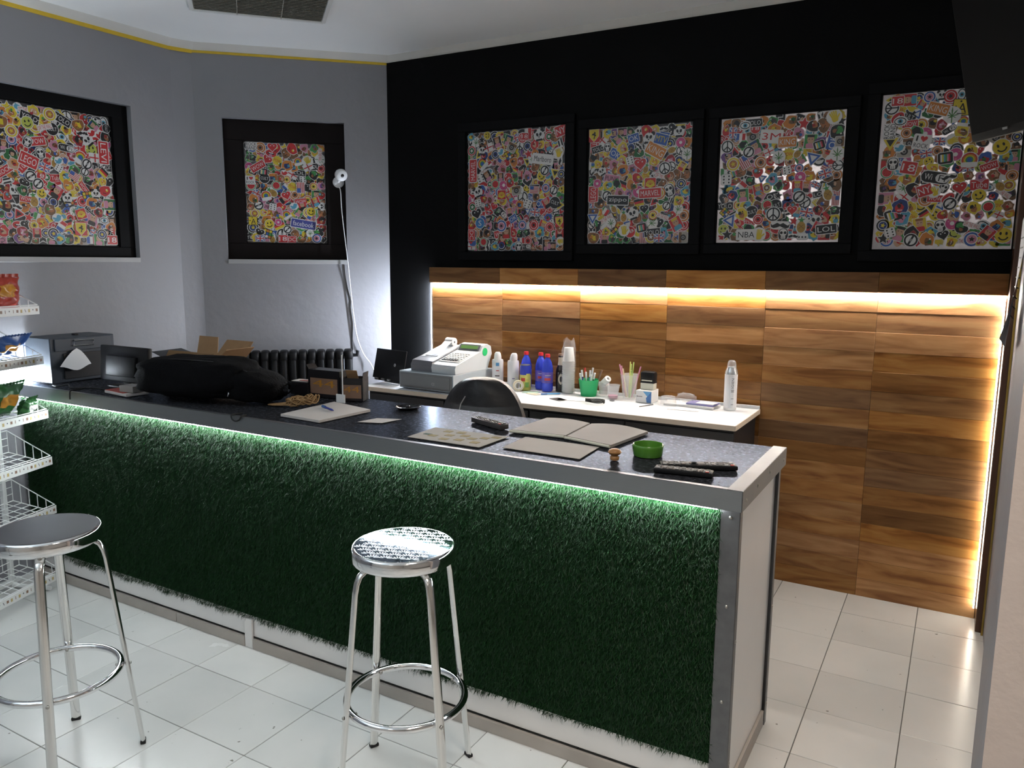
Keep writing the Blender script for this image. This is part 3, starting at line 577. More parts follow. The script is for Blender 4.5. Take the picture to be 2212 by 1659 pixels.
window(2, (PA0.x, PA0.y, 0), ARZ, WA, (.264, .770, 1.752, 2.388), 'window_brown', [(.70, .195, 'fb', .098, -.15), (.1, .965, 'rock', .062, 0), (.07, .62, 'ilove', .06, 0), (.08, .22, 'A', .056, 0), (.28, .19, 'smile', .06, .2), (.5, .48, 'heart', .06, .3), (.16, .04, 'uk', .06, 0), (.44, .045, 'b18', .056, 0), (.39, .21, 'donut', .045, 0), (.25, .48, 'rain', .06, .2), (.8, .32, 'smile', .06, -.2), (.68, .56, 'usa', .07, PI/2), (.5, .14, 'ring', .056, 0), (.35, .95, 'heart', .06, 0), (.78, .10, 'leaf', .05, 0), (.55, .04, 'dc', .05, 0)], inset=.05, sill=True)
yb = (0, YB-.006, 0)
def bwin(n, r, sp, bare=.003, gaps=()): return window(n, yb, 0, (r[0]-.055, r[1]+.055, r[2]-.05, r[3]+.05), r, 'window_black', sp, depth=.03, inset=-.016, bare=bare, gaps=gaps)
bwin(3, BW[0], [(.03, .68, 'marvel', .09, PI/2), (.05, .14, 'dc', .06, -PI/2), (.95, .24, 'shield', .056, .1), (.74, .93, 'panda', .07, .1), (.78, .74, 'marl', .09, -.15), (.37, .47, 'shell', .06, 0), (.14, .24, 's', .07, 0), (.12, .50, 'panda', .065, .3), (.47, .85, 'cam', .065, -.5), (.52, .50, 'cam', .065, .1), (.12, .41, 'dice', .055, .2), (.36, .82, 'bird', .05, .3), (.95, .97, 'ny', .07, .3), (.55, .04, 'skull', .06, 0), (.70, .50, 'usa', .06, -.1), (.60, .93, 'b18', .045, -.1), (.93, .78, 'hand', .065, .2), (.80, .65, 'ring', .06, .2), (.16, .93, 'star', .05, 0)])
bwin(4, BW[1], [(.03, .44, 'lego', .075, PI/2), (.62, .43, 'marvel', .085, .03), (.31, .38, 'zippo', .085, -.05), (.62, .51, 'shell', .065, 0), (.75, .63, 'peace', .065, .2), (.52, .68, 'heart', .07, .1), (.34, .34, 'bheart', .065, 0), (.05, .95, 'shield', .07, 0), (.71, .87, 'mtv', .07, -.3), (.66, .78, 'burger', .09, -.5), (.46, .26, 'panda', .07, .3), (.42, .71, 'dice', .055, .3), (.87, .92, 'panda', .06, 0), (.38, .12, 'hand', .065, .1), (.55, .14, 'bars', .06, .2), (.95, .73, 'leaf', .06, 0), (.1, .53, 'donut', .05, 0), (.78, .32, 'ring', .05, .2), (.2, .42, 'ring', .06, .2), (.72, .05, 'uk', .06, 0), (.25, .18, 'leaf', .06, .2)])
bwin(5, BW[2], [(.255, .035, 'nba', .075, 0), (.42, .83, 'm3', .085, -.1), (.36, .06, 'hand', .07, 0), (.47, .22, 'peace', .07, 0), (.53, .13, 'must', .09, -.05), (.24, .72, 'ring', .06, .2), (.20, .93, 'eye', .055, 0), (.70, .13, 'pine', .07, 0), (.95, .66, 'leaf', .07, 0), (.49, .66, 'leaf', .065, .1), (.86, .52, 'uk', .06, .3), (.55, .78, 'burger', .07, 0), (.10, .88, 'uk', .055, PI/2), (.56, .06, 'skull', .06, 0), (.80, .74, 'bars', .055, .3), (.67, .35, 'ring', .065, 0), (.9, .95, 'hand', .07, .4), (.56, .56, 'dice', .05, .2), (.62, .25, 'heart', .05, 0), (.09, .06, 'star', .06, 0)], bare=.009, gaps=((.48, .48, .15, 1), (.70, .44, .17, 1)))
bwin(6, BW[3], [(.56, .88, 'A', .072, -.1), (.50, .83, 'leaf', .075, 0), (.42, .45, 'wifi', .095, -.2), (.30, .68, 'ilove', .075, -.2), (.22, .52, 'b18', .065, -.2), (.55, .59, 'donut', .06, 0), (.48, .57, 'bars', .065, .1), (.65, .56, 'rain', .065, 0), (.05, .76, 'rock', .065, PI/2), (.60, .38, 'heart', .06, .2), (.42, .36, 'hand', .055, .6), (.13, .82, 'eye', .055, 0), (.52, .45, 'must', .06, .2), (.35, .37, 'ny', .06, .3), (.54, .28, 'ring', .06, 0), (.28, .05, 'ring', .065, .3), (.07, .06, 'star', .055, 0), (.10, .55, 'skull', .06, 0), (.86, .62, 'smile', .07, .4), (.4, .88, 'burger', .07, -.3), (.14, .65, 'bird', .05, 0), (.1, .95, 'b18', .05, 0), (.12, .1, 'dice', .055, .3)], bare=.013, gaps=((.5, .70, .33, 1), (.75, .45, .35, 1)))
# street lamps outside the last two windows shine through the gaps between the stickers
for lx, ly, lz, e in ((-.80, 4.42, 2.03, 11), (-.05, 4.45, 2.10, 8)):
    L = bpy.data.lights.new('street_light', 'POINT'); L.energy = e; L.color = (1, .93, .92); L.shadow_soft_size = .06
    o = bpy.data.objects.new('street_light', L); C.objects.link(o); o.location = (lx, ly, lz)

# ------------------------------------------------------------------ bar counter
CX0, CX1, CYF, CYB, CZ = -4.168, -.515, 2.187, 2.74, 1.02
bar = thing('bar_counter', 'long bar counter with green artificial grass front, metal trim and black top', 'counter', (0, 0, 0))
MB().box(((CX0+CX1)/2, (CYF+CYB)/2, .50), (CX1-CX0-.004, CYB-CYF-.004, .90), b=.002).obj('carcass', 'white_panel', bar, smooth=0)
MB().box((CX1-.004, (CYF+CYB)/2, .50), (.014, CYB-CYF-.03, .90), b=.001).obj('end_panel', 'white_panel', bar, smooth=0)
MB().box(((CX0-.49)/2-.004, (2.155+2.763)/2, 1.0), (-.494-CX0, 2.763-2.157, .036), b=.001).obj('worktop', 'counter_top', bar, smooth=0)
t_ = MB(); t_.box(((CX0-.49)/2, 2.1525, .989), (-.49-CX0, .003, .062), b=.001, seg=1); t_.box(((CX0-.49)/2, 2.160, 1.0195), (-.49-CX0, .018, .002)); t_.obj('front_trim', 'alu_trim', bar, smooth=0)
t_ = MB(); t_.box((-.4895, (2.15+2.765)/2, .990), (.003, .617, .062), b=.001, seg=1); t_.box((-.5115, (2.15+2.765)/2, 1.0200), (.045, .617, .0025), b=.001, seg=1); et = t_.obj('end_trim', 'alu', bar, smooth=0)
sc_ = MB().lathe([(.0001, .0035), (.003, .003), (.0055, .001), (.0058, 0)], 10).mesh('screw', 'screw')
def screw(p, R, parent):
    o = bpy.data.objects.new('screw', sc_); C.objects.link(o); o.parent = parent; o.location = p; o.rotation_euler = R
for y, z in ((2.19, .985), (2.33, .992), (2.50, .995), (2.72, .985)): screw((-.488, y, z), (0, PI/2, 0), et)
t_ = MB(); t_.box((-.5275, 2.1815, .475), (.055, .003, .95), b=.001, seg=1); t_.box((-.5005, 2.195, .475), (.003, .028, .95), b=.001, seg=1); cs = t_.obj('corner_strip', 'alu', bar, smooth=0)
for z in (.93, .66, .36, .08): screw((-.526, 2.180, z), (PI/2, 0, 0), cs)
for z in (.55, .16): screw((-.499, 2.197, z), (0, PI/2, 0), cs)
t_ = MB(); t_.box((-.5005, 2.728, .475), (.003, .026, .95), b=.001, seg=1); t_.box((-.512, 2.7425, .475), (.026, .003, .95), b=.001, seg=1); cs2 = t_.obj('corner_strip', 'alu', bar, smooth=0)
for z in (.45, .08): screw((-.499, 2.730, z), (0, PI/2, 0), cs2)
for x0, x1 in ((CX0, -3.02), (-3.016, -2.57), (-2.52, -.556)):
    MB().box(((x0+x1)/2, 2.180, .0225), (x1-x0, .012, .045), b=.0015).obj('skirting_board', 'skirt', bar, smooth=0)
MB().box((-.5065, 2.46, .03), (.010, .5, .06), b=.001).obj('skirting_board', 'skirt', bar, smooth=0)
MB().box((-2.545, 2.180, .066), (.045, .010, .132), b=.002).obj('joint_strip', 'white_panel', bar, smooth=0)
MB().box((-2.358, 2.1845, .554), (3.608, .004, .812)).obj('turf_mat', 'turf_back', bar, smooth=0)
def grass():
    n = 230000
    x = rng.uniform(CX0+.014, -.556, n)
    zb = .122+.027*((x+4.17)/3.6)+.004*np.sin(x*19)+.004*np.sin(x*47)
    zt = .958; z = zb+(zt-zb)*rng.random(n)**.95
    ln = rng.uniform(.009, .021, n)
    ang = rng.normal(0, .75, n); out = rng.uniform(.3, 1.2, n)
    clump = .5+.5*np.sin(x*61+3*np.sin(z*47))*np.sin(z*83+2*np.sin(x*31))
    out = np.clip(out*(.7+.6*clump), .2, 1.4)
    d = np.stack([np.sin(ang)*np.cos(out), -np.sin(out), -np.cos(ang)*np.cos(out)*.9], 1); d /= np.linalg.norm(d, axis=1)[:, None]
    p0 = np.stack([x, np.full(n, 2.183), z], 1); p1 = p0+d*(ln*.6)[:, None]; p2 = p1+(d+np.stack([rng.normal(0, .5, n), np.zeros(n), rng.normal(-.35, .4, n)], 1))*(ln*.5)[:, None]
    p2[:, 1] = np.clip(p2[:, 1], 2.1625+.003*rng.random(n), 2.183); p1[:, 1] = np.clip(p1[:, 1], 2.164, 2.183)
    tw = rng.uniform(0, PI, n); sd = np.stack([np.cos(tw), np.sin(tw)*.7, np.sin(tw)*.4], 1)*rng.uniform(.0007, .0013, n)[:, None]
    V = np.stack([p0-sd, p0+sd, p1-sd*.85, p1+sd*.85, p2], 1).reshape(-1, 3)
    base = (np.arange(n)*5)[:, None]
    me = bpy.data.meshes.new('grass'); q = base+np.array([0, 1, 3, 2]); t = base+np.array([2, 3, 4])
    nl = n*7; me.vertices.add(n*5); me.vertices.foreach_set('co', V.ravel().astype(np.float32)); me.loops.add(nl); me.polygons.add(2*n)
    me.loops.foreach_set('vertex_index', np.concatenate([q.ravel(), t.ravel()]).astype(np.int32))
    me.polygons.foreach_set('loop_start', np.concatenate([np.arange(n)*4, 4*n+np.arange(n)*3]).astype(np.int32))
    me.update(calc_edges=True); me.validate(); me.materials.append(M['grass'])
    at = me.color_attributes.new('Col', 'FLOAT_COLOR', 'POINT')
    hue = rng.random(n); k = rng.uniform(.55, 1.25, n)
    col = np.stack([.004+.007*hue, .034+.030*hue, .008+.004*hue, np.ones(n)], 1); col[:, :3] *= k[:, None]
    at.data.foreach_set('color', np.repeat(col, 5, axis=0).ravel().astype(np.float32))
    o = bpy.data.objects.new('artificial_grass', me); C.objects.link(o); o.parent = bar; o['kind'] = 'stuff'; return o
grass()
t = thing('led_strip', 'white light strip under the counter edge lighting the grass', 'light strip', (0, 0, 0))
MB().box((-2.355, 2.1600, .9635), (3.59, .010, .002)).obj('tape', 'tape_pcb', t, smooth=0); MB().box((-2.355, 2.1595, .9585), (3.59, .005, .008)).obj('diffuser', 'led_bar', t, smooth=0)
# coiled spare end of the strip at the counter's wall end
t = thing('led_strip_coil', 'bright coiled end of light strip at the counter corner by the grey wall', 'light strip', (-4.135, 2.18, 1.021))
pts = [((.020+.0012*k)*math.cos(k*.5), (.020+.0006*k)*math.sin(k*.5), .006) for k in range(20)]
MB().tube(pts, .004, 6).obj('diffuser', 'led_coil', t)

# ------------------------------------------------------------------ bar stools
def stool(loc, rz, label, patterned):
    t = thing('bar_stool', label, 'stool', (*loc, 0), rz, 'metal bar stools in front of the counter')
    MB().lathe([(.10, .752), (.150, .752), (.158, .757), (.160, .764), (.160, .790), (.157, .797), (.152, .7995), (.149, .7985)], 48).obj('seat_rim', 'chrome', t, smooth=50)
    MB().lathe([(.0001, .7992), (.148, .7992), (.1485, .796), (.0001, .796)], 48).obj('seat_plate', 'seat_blue' if patterned else 'seat_grey', t, smooth=30)
    if patterned:
        b = MB(); s = .040
        for r_ in range(-5, 6):
            for c_ in range(-4, 5):
                cx = (c_+(.5 if r_ % 2 else 0))*s; cy = r_*s*.62
                if math.hypot(cx, cy+s*.3) > .138: continue
                for k in range(7):
                    a = PI*(k+.5)/7; q = .0019
                    ca, sa = math.cos(a), math.sin(a); r0, r1 = s*.14, s*.52
                    b.add([(cx+r0*ca-q*.3*sa, cy+r0*sa+q*.3*ca, .7994), (cx+r0*ca+q*.3*sa, cy+r0*sa-q*.3*ca, .7994), (cx+r1*ca+q*sa, cy+r1*sa-q*ca, .7994), (cx+r1*1.08*ca, cy+r1*1.08*sa, .7996), (cx+r1*ca-q*sa, cy+r1*sa+q*ca, .7994)], [[0, 1, 2, 3, 4]])
        b.obj('embossed_fans', 'chrome_pat', t, smooth=0)
    ring_z = .30
    for k in range(4):
        a = PI/4+k*PI/2; d = Vector((math.cos(a), math.sin(a), 0)); tn = Vector((-d.y, d.x, 0))
        prof = [(.085, .744), (.112, .744), (.134, .741), (.148, .730), (.157, .710), (.163, .68)]
        prof += [(.163+(.234-.163)*q, .68*(1-q)+.008*q) for q in (.25, .5, .75, 1)]
        b = MB(); b.tube([(d*r_)+Vector((0, 0, z)) for r_, z in prof], .0145, 12, flat=.52, up=None) if False else b.tube([(d*r_)+Vector((0, 0, z)) for r_, z in prof], .0078, 12, flat=1.9, up=tn)
        leg = b.obj('leg', 'chrome_leg', t, smooth=60)
        e = d*.234
        MB().box((e.x, e.y, .006), (.017, .031, .012), b=.003, R=rotm(0, 0, a)).obj('foot_cap', 'rubber', leg, smooth=0)
        rl = .163+.071*(1-ring_z/.68); p = d*(rl+.010); screw((p.x, p.y, ring_z), (0, PI/2, a), leg); p = d*(rl-.033); screw((p.x, p.y, ring_z), (0, -PI/2, a), leg)
    rr_ = .163+.071*(1-ring_z/.68)-.019
    MB().tube([(rr_*math.cos(2*PI*k/48), rr_*math.sin(2*PI*k/48), ring_z) for k in range(48)], .0115, 12, closed=True).obj('foot_ring', 'chrome', t, smooth=60)
    return t
stool((-1.4165, 1.8135), math.atan2(.121, .308), 'chrome bar stool with shiny fan-patterned round seat in front of the grass', True)
stool((-2.479, 1.339), math.atan2(.037, .325), 'chrome bar stool with plain dull grey round seat near the wire rack', False)
# ------------------------------------------------------------------ wire display rack (left)
RA = math.radians(20); rack = thing('display_rack', 'white wire display rack with tilted baskets and printed front strips', 'rack', (-3.858, 2.135, 0), RA)
# local: +x = out of the rack front, -y = along the front towards the viewer; the far front corner is the origin
RL = .62; RD = .24
lv = [1.385, 1.143, .875, .640, .390, .050]
p_ = MB()
for y in (-.05, -RL+.05): p_.box((-RD, y, .85), (.022, .022, 1.70), b=.003)
p_.box((-RD, -RL/2, 1.68), (.02, RL, .02)); p_.box((-RD, -RL/2, .03), (.02, RL, .02)); p_.obj('post_frame', 'wire_white', rack, smooth=0)
for y in (-.05, -RL+.05): MB().tube([(-RD, y, .012), (-.02, y, .012)], .011, 8).obj('foot_bar', 'wire_white', rack)
strip_pat = MB()
for k in range(26):
    y = -.012-k*.0235; q = k % 9
    if q in (0, 5): strip_pat.box((.0062, y, 0), (.0006, .012, .013), 0, b=0)
    elif q in (1, 7): strip_pat.box((.0062, y, .002), (.0006, .006, .006), 1)
    elif q in (2, 4): strip_pat.box((.0062, y, -.001), (.0006, .011, .015), 2)
    else: strip_pat.box((.0062, y, 0), (.0006, .003, .015), 1 if k % 2 else 0, R=rotm(.4 if k % 2 else 0))
pat_me = strip_pat.mesh('strip_print', ['strip_brown', 'strip_grey', 'strip_gold'], 0)
for z in lv:
    w_ = MB(); r0 = .0022
    bz = z+.03; tz = z+.16   # basket floor slopes up to the back
    w_.tube([(-RD+.005, 0, tz), (0, 0, z+.045), (0, -RL, z+.045), (-RD+.005, -RL, tz), ], r0*1.4, 6, closed=True)
    w_.tube([(-RD+.005, 0, bz+.02), (0, 0, z+.005), (0, -RL, z+.005), (-RD+.005, -RL, bz+.02)], r0*1.4, 6, closed=True)
    for k in range(5):
        x = -RD+.005+(RD-.005)*k/5; q = k/5
        for y in (0, -RL): w_.tube([(x, y, tz+(z+.045-tz)*q), (x, y, bz+.02+(z+.005-bz-.02)*q)], r0, 5)
        w_.tube([(x, 0, bz+.02+(z+.005-bz-.02)*q), (x, -RL, bz+.02+(z+.005-bz-.02)*q)], r0, 5)
    for k in range(1, 12):
        y = -RL*k/12; w_.tube([(-RD+.005, y, tz), (-RD+.005, y, bz+.02), (0, y, z+.005)], r0, 5)
    for q in (.33, .66): w_.tube([(-RD+.005, 0, bz+.02+(tz-bz-.02)*q), (-RD+.005, -RL, bz+.02+(tz-bz-.02)*q)], r0, 5)
    bk = w_.obj('basket', 'wire_white', rack, smooth=60)
    MB().box((.004, -RL/2, z+.020), (.004, RL+.01, .040), b=.0008, seg=1).obj('front_strip', 'rack_strip', bk, smooth=0)
    o = bpy.data.objects.new('strip_print', pat_me); C.objects.link(o); o.parent = bk; o.location = (0, 0, z+.021)
def rloc(x, y, z):
    v = Matrix.Rotation(RA, 4, 'Z') @ Vector((x, y, 0)); return (-3.858+v.x, 2.135+v.y, z)
def snack_bag(label, x, y, z, mats, tilt, w=.15, h=.19, d=.05, seed=1):
    from mathutils import noise as mn
    t = thing('snack_bag', label, 'snack bag', rloc(x, y, z), RA+.04*seed, 'snack bags in the wire rack')
    T = Matrix.Translation((0, 0, h/2)) @ rotm(0, tilt, 0)
    def pil(u, v, s, k=1.0):
        e = max(0, 1-abs(2*u-1)**3.5)*max(0, 1-abs(2*v-1)**2.6); n = mn.noise(Vector((u*5+seed*3, v*6, s*2)))*.012*(.3+e)
        pin = 1-.10*math.sin(PI*v)
        return (s*k*d*e**.7+n, (u-.5)*w*pin+.004*math.sin(v*20+seed), (v-.5)*h+.006*mn.noise(Vector((u*4, seed, v*3))))
    b = MB(); b.sheet(lambda u, v: pil(u, v, 1), 18, 18); b.sheet(lambda u, v: pil(u, v, -1), 18, 18); T_ = T
    bo = MB(); bo.add(b.v, b.f, 0, T); bo.obj('bag', mats[0], t, smooth=80)
    MB().sheet(lambda u, v: (pil(.22+.5*u, .42+.36*v, 1)[0]+.0015, *pil(.22+.5*u, .42+.36*v, 1)[1:]), 12, 10, T=T).obj('print_panel', mats[1], t, smooth=80)
    for q in (0, 1): MB().sheet(lambda u, v: (.003*math.sin(u*60), (u-.5)*w, (q-.5)*h*.99+(.016*v if q else -.016*v)), 24, 2, T=T).obj('crimped_end', mats[0], t)
    return t
snack_bag('red crisp packet standing in the top rack basket', -.09, -.10, 1.412, ('crisp_red', 'crisp_orange'), .08, w=.20, h=.15, d=.035, seed=1)
snack_bag('blue crisp packet lying in the second rack basket', -.10, -.10, 1.165, ('crisp_blue', 'crisp_orange'), .9, w=.20, h=.15, d=.03, seed=2)
snack_bag('green and orange crisp packet in the third rack basket', -.10, -.15, .900, ('crisp_green', 'crisp_orange'), .5, w=.22, h=.17, d=.035, seed=3)
snack_bag('dark green crisp packet leaning at the end of the third rack basket', -.06, -.05, .893, ('crisp_green', 'crisp_white'), .55, w=.09, h=.09, d=.03, seed=4)

# ------------------------------------------------------------------ things on the bar counter
Z1 = CZ+.0012
# black metal cabinet against the wall
t = thing('metal_case', 'dark metal case with chrome handle standing against the grey wall', 'case', (-3.945, 2.40, Z1))
MB().box((-.112, 0, .117), (.22, .345, .228), b=.004).obj('body', 'grey_metal', t, smooth=0)
MB().box((.002, .0, .195), (.008, .30, .062), b=.002).obj('drawer_front', 'grey_metal', t, smooth=0)
MB().box((.002, .02, .085), (.008, .26, .13), b=.002).obj('door', 'desk_black', t, smooth=0)
h = MB(); h.tube([(.012, -.055, .188), (.012, .048, .186), (.012, .050, .212), (.012, -.053, .214)], .004, 8, closed=True); h.obj('handle', 'chrome', t)
MB().box((-.10, .02, .2345), (.03, .02, .010), b=.002).obj('latch', 'black_plastic', t, smooth=0)
o = MB().sheet(lambda u, v: (.012+.010*math.sin(u*3.1)*(v), (u-.5)*.165*(v**.7)-.01*v, .10*(1-v)+.012*math.cos(u*6.28)*v), 10, 6).obj('paper_slip', 'paper_white', None, (-3.940, 2.353, Z1+.075)); tag(o, 'fanned white paper slip hanging on the dark metal case', 'paper')
# small monitor seen from behind
t = thing('small_monitor', 'small black monitor turned away on the counter beside the metal case', 'monitor', (-3.54, 2.36, Z1), .02)
MB().box((0, 0, .118), (.36, .028, .175), b=.006, R=rotm(-.08)).obj('screen_housing', 'black_plastic', t)
MB().box((0, -.022, .11), (.22, .022, .10), b=.006, R=rotm(-.08)).obj('back_cover', 'black_plastic', t)
MB().box((0, .014, .115), (.33, .004, .15), R=rotm(-.08)).obj('screen', 'black_gloss', t, smooth=0)
MB().box((0, .012, .030), (.05, .03, .05), b=.006).obj('neck', 'black_plastic', t); MB().box((0, .01, .008), (.20, .10, .012), b=.005).obj('foot', 'black_plastic', t)
def cable(name, label, pts, r, m, cat='cable', loc=(0, 0, 0), sub=6):
    P = [Vector(p) for p in pts]; out = []
    for i in range(len(P)-1):
        a, b_, c, d = P[max(i-1, 0)], P[i], P[i+1], P[min(i+2, len(P)-1)]
        for k in range(sub):
            u = k/sub; out.append(.5*((2*b_)+(c-a)*u+(2*a-5*b_+4*c-d)*u*u+(3*b_-a-3*c+d)*u**3))
    out.append(P[-1]); o0 = Vector(pts[0]); b = MB(); b.tube([p-o0 for p in out], r, 7); o = b.obj(name, m, None, tuple(o0), smooth=80); return tag(o, label, cat)
cable('cable', 'black cable lying on the counter below the metal case', [(-3.90, 2.20, 1.026), (-3.84, 2.19, 1.026), (-3.80, 2.22, 1.034), (-3.74, 2.20, 1.026), (-3.68, 2.24, 1.026), (-3.60, 2.26, 1.026), (-3.50, 2.25, 1.026)], .004, 'rubber')
cable('cable', 'black cable with small plug hanging over the metal counter edge', [(-3.70, 2.26, 1.025), (-3.67, 2.19, 1.025), (-3.665, 2.150, 1.026), (-3.664, 2.144, 1.005), (-3.664, 2.143, .985)], .0035, 'rubber')
cable('cable', 'bundle of black cable between the small monitor and the bag', [(-3.42, 2.40, 1.06), (-3.36, 2.42, 1.065), (-3.31, 2.43, 1.045), (-3.28, 2.47, 1.027), (-3.36, 2.50, 1.026), (-3.44, 2.47, 1.026)], .006, 'rubber')
t = thing('folder', 'thin red and white folder lying beside the black bag', 'folder', (-3.40, 2.262, Z1), -.12)
MB().box((0, 0, .006), (.20, .11, .012), b=.001).obj('pages', 'paper', t, smooth=0); MB().box((-.02, -.002, .0135), (.16, .10, .003), b=.0008).obj('cover', 'crisp_red', t, smooth=0); MB().box((.055, 0, .030), (.09, .07, .030), b=.002, R=rotm(0, 0, .2)).obj('card_box', 'folder', t, smooth=0)
# black bag
t = thing('backpack', 'big black fabric backpack slumped on the bar counter', 'bag', (-2.97, 2.36, Z1+.012), .18)
MB().blob(.285, .155, .086, .48, .55, 52, 26, .085, T=Matrix.Translation((-.02, 0, .092)), seed=3, freq=2.6).obj('main_compartment', 'black_fabric', t, smooth=80)
MB().blob(.21, .13, .066, .6, .65, 36, 20, .11, T=Matrix.Translation((.19, .01, .078)) @ rotm(0, .18, .1), seed=5, freq=2.8).obj('front_pocket', 'black_fabric', t, smooth=80)
MB().tube([(-.20, -.10, .165), (-.05, -.115, .180), (.12, -.08, .172), (.25, -.05, .142), (.33, -.03, .10)], .0035, 6).obj('zip', 'black_gloss', t)
st = MB(); st.tube([(.28, .05, .11), (.36, .09, .085), (.42, .09, .060), (.41, .06, .030), (.35, .04, .03)], .012, 8, flat=.35, up=(0, 0, 1)); st.obj('strap', 'black_fabric', t)
st = MB(); st.tube([(.20, .0, .135), (.27, -.02, .128), (.33, .02, .105)], .010, 8, flat=.3, up=(0, 0, 1)); st.obj('strap', 'black_fabric', t)
MB().box((.19, .0, .148), (.035, .012, .004), b=.001, R=rotm(0, .2, -.3)).obj('buckle', 'screw', t, smooth=0)
MB().tube([(.22, -.105, .06), (.225, -.112, .045), (.22, -.113, .03)], .003, 6).obj('zip_pull', 'chrome', t)
# open cardboard box
t = thing('cardboard_box', 'open brown cardboard box with raised flaps behind the black backpack', 'box', (-3.30, 2.635, Z1), .05)
b = MB(); BXW, BXD, BXH = .34, .20, .135
for sx in (-1, 1): b.box((sx*BXW/2, 0, BXH/2), (.004, BXD, BXH))
for sy in (-1, 1): b.box((0, sy*BXD/2, BXH/2), (BXW, .004, BXH))
b.box((0, 0, .003), (BXW, BXD, .004)); b.obj('box_body', 'cardboard', t, smooth=0)
def flap(name, p, q, d, m_):
    p, q, d = Vector(p), Vector(q), Vector(d); n = (q-p).cross(d).normalized()*.003; vs = [p, q, q+d*.98-(q-p)*.04, p+d+(q-p)*.05]
    MB().add([tuple(v) for v in vs]+[tuple(v+n) for v in vs], [[0, 1, 2, 3], [7, 6, 5, 4], [0, 4, 5, 1], [1, 5, 6, 2], [2, 6, 7, 3], [3, 7, 4, 0]]).obj(name, m_, t, smooth=0)
hw, hd = BXW/2, BXD/2
flap('flap', (-hw, hd, BXH), (-.02, hd, BXH), (-.02, .035, .095), 'cardboard'); flap('flap', (-.03, hd-.002, BXH), (hw, hd-.002, BXH), (.045, .03, .085), 'cardboard')
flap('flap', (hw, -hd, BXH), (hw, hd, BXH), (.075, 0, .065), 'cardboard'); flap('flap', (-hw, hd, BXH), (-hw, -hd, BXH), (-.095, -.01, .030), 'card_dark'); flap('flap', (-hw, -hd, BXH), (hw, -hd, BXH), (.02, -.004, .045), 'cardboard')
# black printed cartons
def carton(label, loc, rz, w_, d_, h_, opened):
    t = thing('black_carton', label, 'box', loc, rz, 'black printed cartons')
    b = MB()
    for sx in (-1, 1): b.box((sx*(w_/2-.001), 0, h_/2), (.002, d_, h_))
    for sy in (-1, 1): b.box((0, sy*(d_/2-.001), h_/2), (w_, .002, h_))
    b.box((0, 0, .001), (w_, d_, .002)); b.obj('carton_body', 'box_print', t, smooth=0)
    MB().box((0, -d_/2-.0006, h_*.42), (w_*.86, .0008, h_*.58)).obj('picture_panel', 'strip_brown', t, smooth=0)
    text_part('print_number', '44', w_*.7, h_*.26, 'crisp_orange', t, Matrix.Translation((0, -d_/2-.0013, h_*.52)) @ rotm(PI/2))
    text_part('print_line', 'ENERGY', w_*.6, h_*.09, 'paper', t, Matrix.Translation((.01, -d_/2-.0013, h_*.30)) @ rotm(PI/2)) if False else None
    if opened:
        b = MB(); b.box((-w_*.1, 0, h_+.012), (w_*.5, .002, .045), R=rotm(.5)); b.obj('inner_flap', 'cardboard', t, smooth=0)
        b = MB(); b.box((w_/2-.0, 0, h_+.012), (.002, d_*.9, .028), R=rotm(0, .15)); b.obj('side_flap', 'box_print', t, smooth=0)
        b = MB()
        for k in range(8): b.box((w_/2+.0006, -.012, h_*(.4+.06*k)), (.0006, d_*.45, .003))
        for q in range(4): b.box((w_/2+.0006, -.015+.03*(q % 2), h_*(.12+.12*(q//2))), (.0006, .014, .012))
        b.obj('side_print', 'button', t, smooth=0)
    else:
        MB().box((0, .0, h_+.001), (w_, d_, .002)).obj('top_flap', 'box_print', t, smooth=0)
        MB().box((-w_*.5-.008, 0, h_+.010), (.002, d_*.8, .03), R=rotm(0, -.7)).obj('side_flap', 'box_print', t, smooth=0)
carton('closed black carton with orange print beside the open one', (-2.535, 2.705, Z1), .05, .185, .075, .125, False)
carton('open black carton with brown inner flap and orange print', (-2.372, 2.695, Z1), .38, .105, .08, .105, True)
o = MB(); o.box((0, 0, .03), (.10, .07, .06), b=.002); o.box((0, 0, .0625), (.09, .06, .003), 1); o.box((.02, -.01, .065), (.05, .02, .003), 2)
tag(o.obj('small_box', ['box_print', 'paper', 'crisp_red'], None, (-2.695, 2.70, Z1), .1, smooth=0), 'small dark box with red and white top beside the closed black carton', 'box')
t = thing('sign_stand', 'thin white stick standing in a small white block', 'stand', (-2.372, 2.605, Z1))
MB().box((-.003, 0, .019), (.050, .006, .038), b=.001).obj('block', 'paper_white', t, smooth=0); MB().box((.006, .004, .12), (.005, .004, .19), b=.001).obj('stick', 'white_plastic', t, smooth=0)
# bundle of raffia-coloured cord
t = thing('cord_bundle', 'bundle of tan cord coiled on the counter', 'cord', (-2.46, 2.43, Z1), .3)
for k in range(16):
    r_ = random.uniform(.03, .055); cx = random.uniform(.0, .05); ph = random.uniform(0, 6); tl = random.uniform(-.6, .6)
    MB().tube([(cx+r_*math.cos(q+ph)*1.1, r_*.7*math.sin(q+ph)*math.cos(tl), max(.004, .030+r_*.55*math.sin(q+ph+1)*abs(math.sin(tl))+.012*math.sin(3*q))) for q in np.linspace(0, 6.0, 22)], .0028, 6).obj('loop', 'raffia', t, smooth=80)
for k in range(6):
    MB().tube([(.0, -.03+.012*k, .012+.004*(k % 3)), (-.06, -.025+.009*k, .010+.003*(k % 2)), (-.12-.01*(k % 3), -.012+.003*k, .005)], .003, 6).obj('cord_end', 'raffia', t, smooth=80)
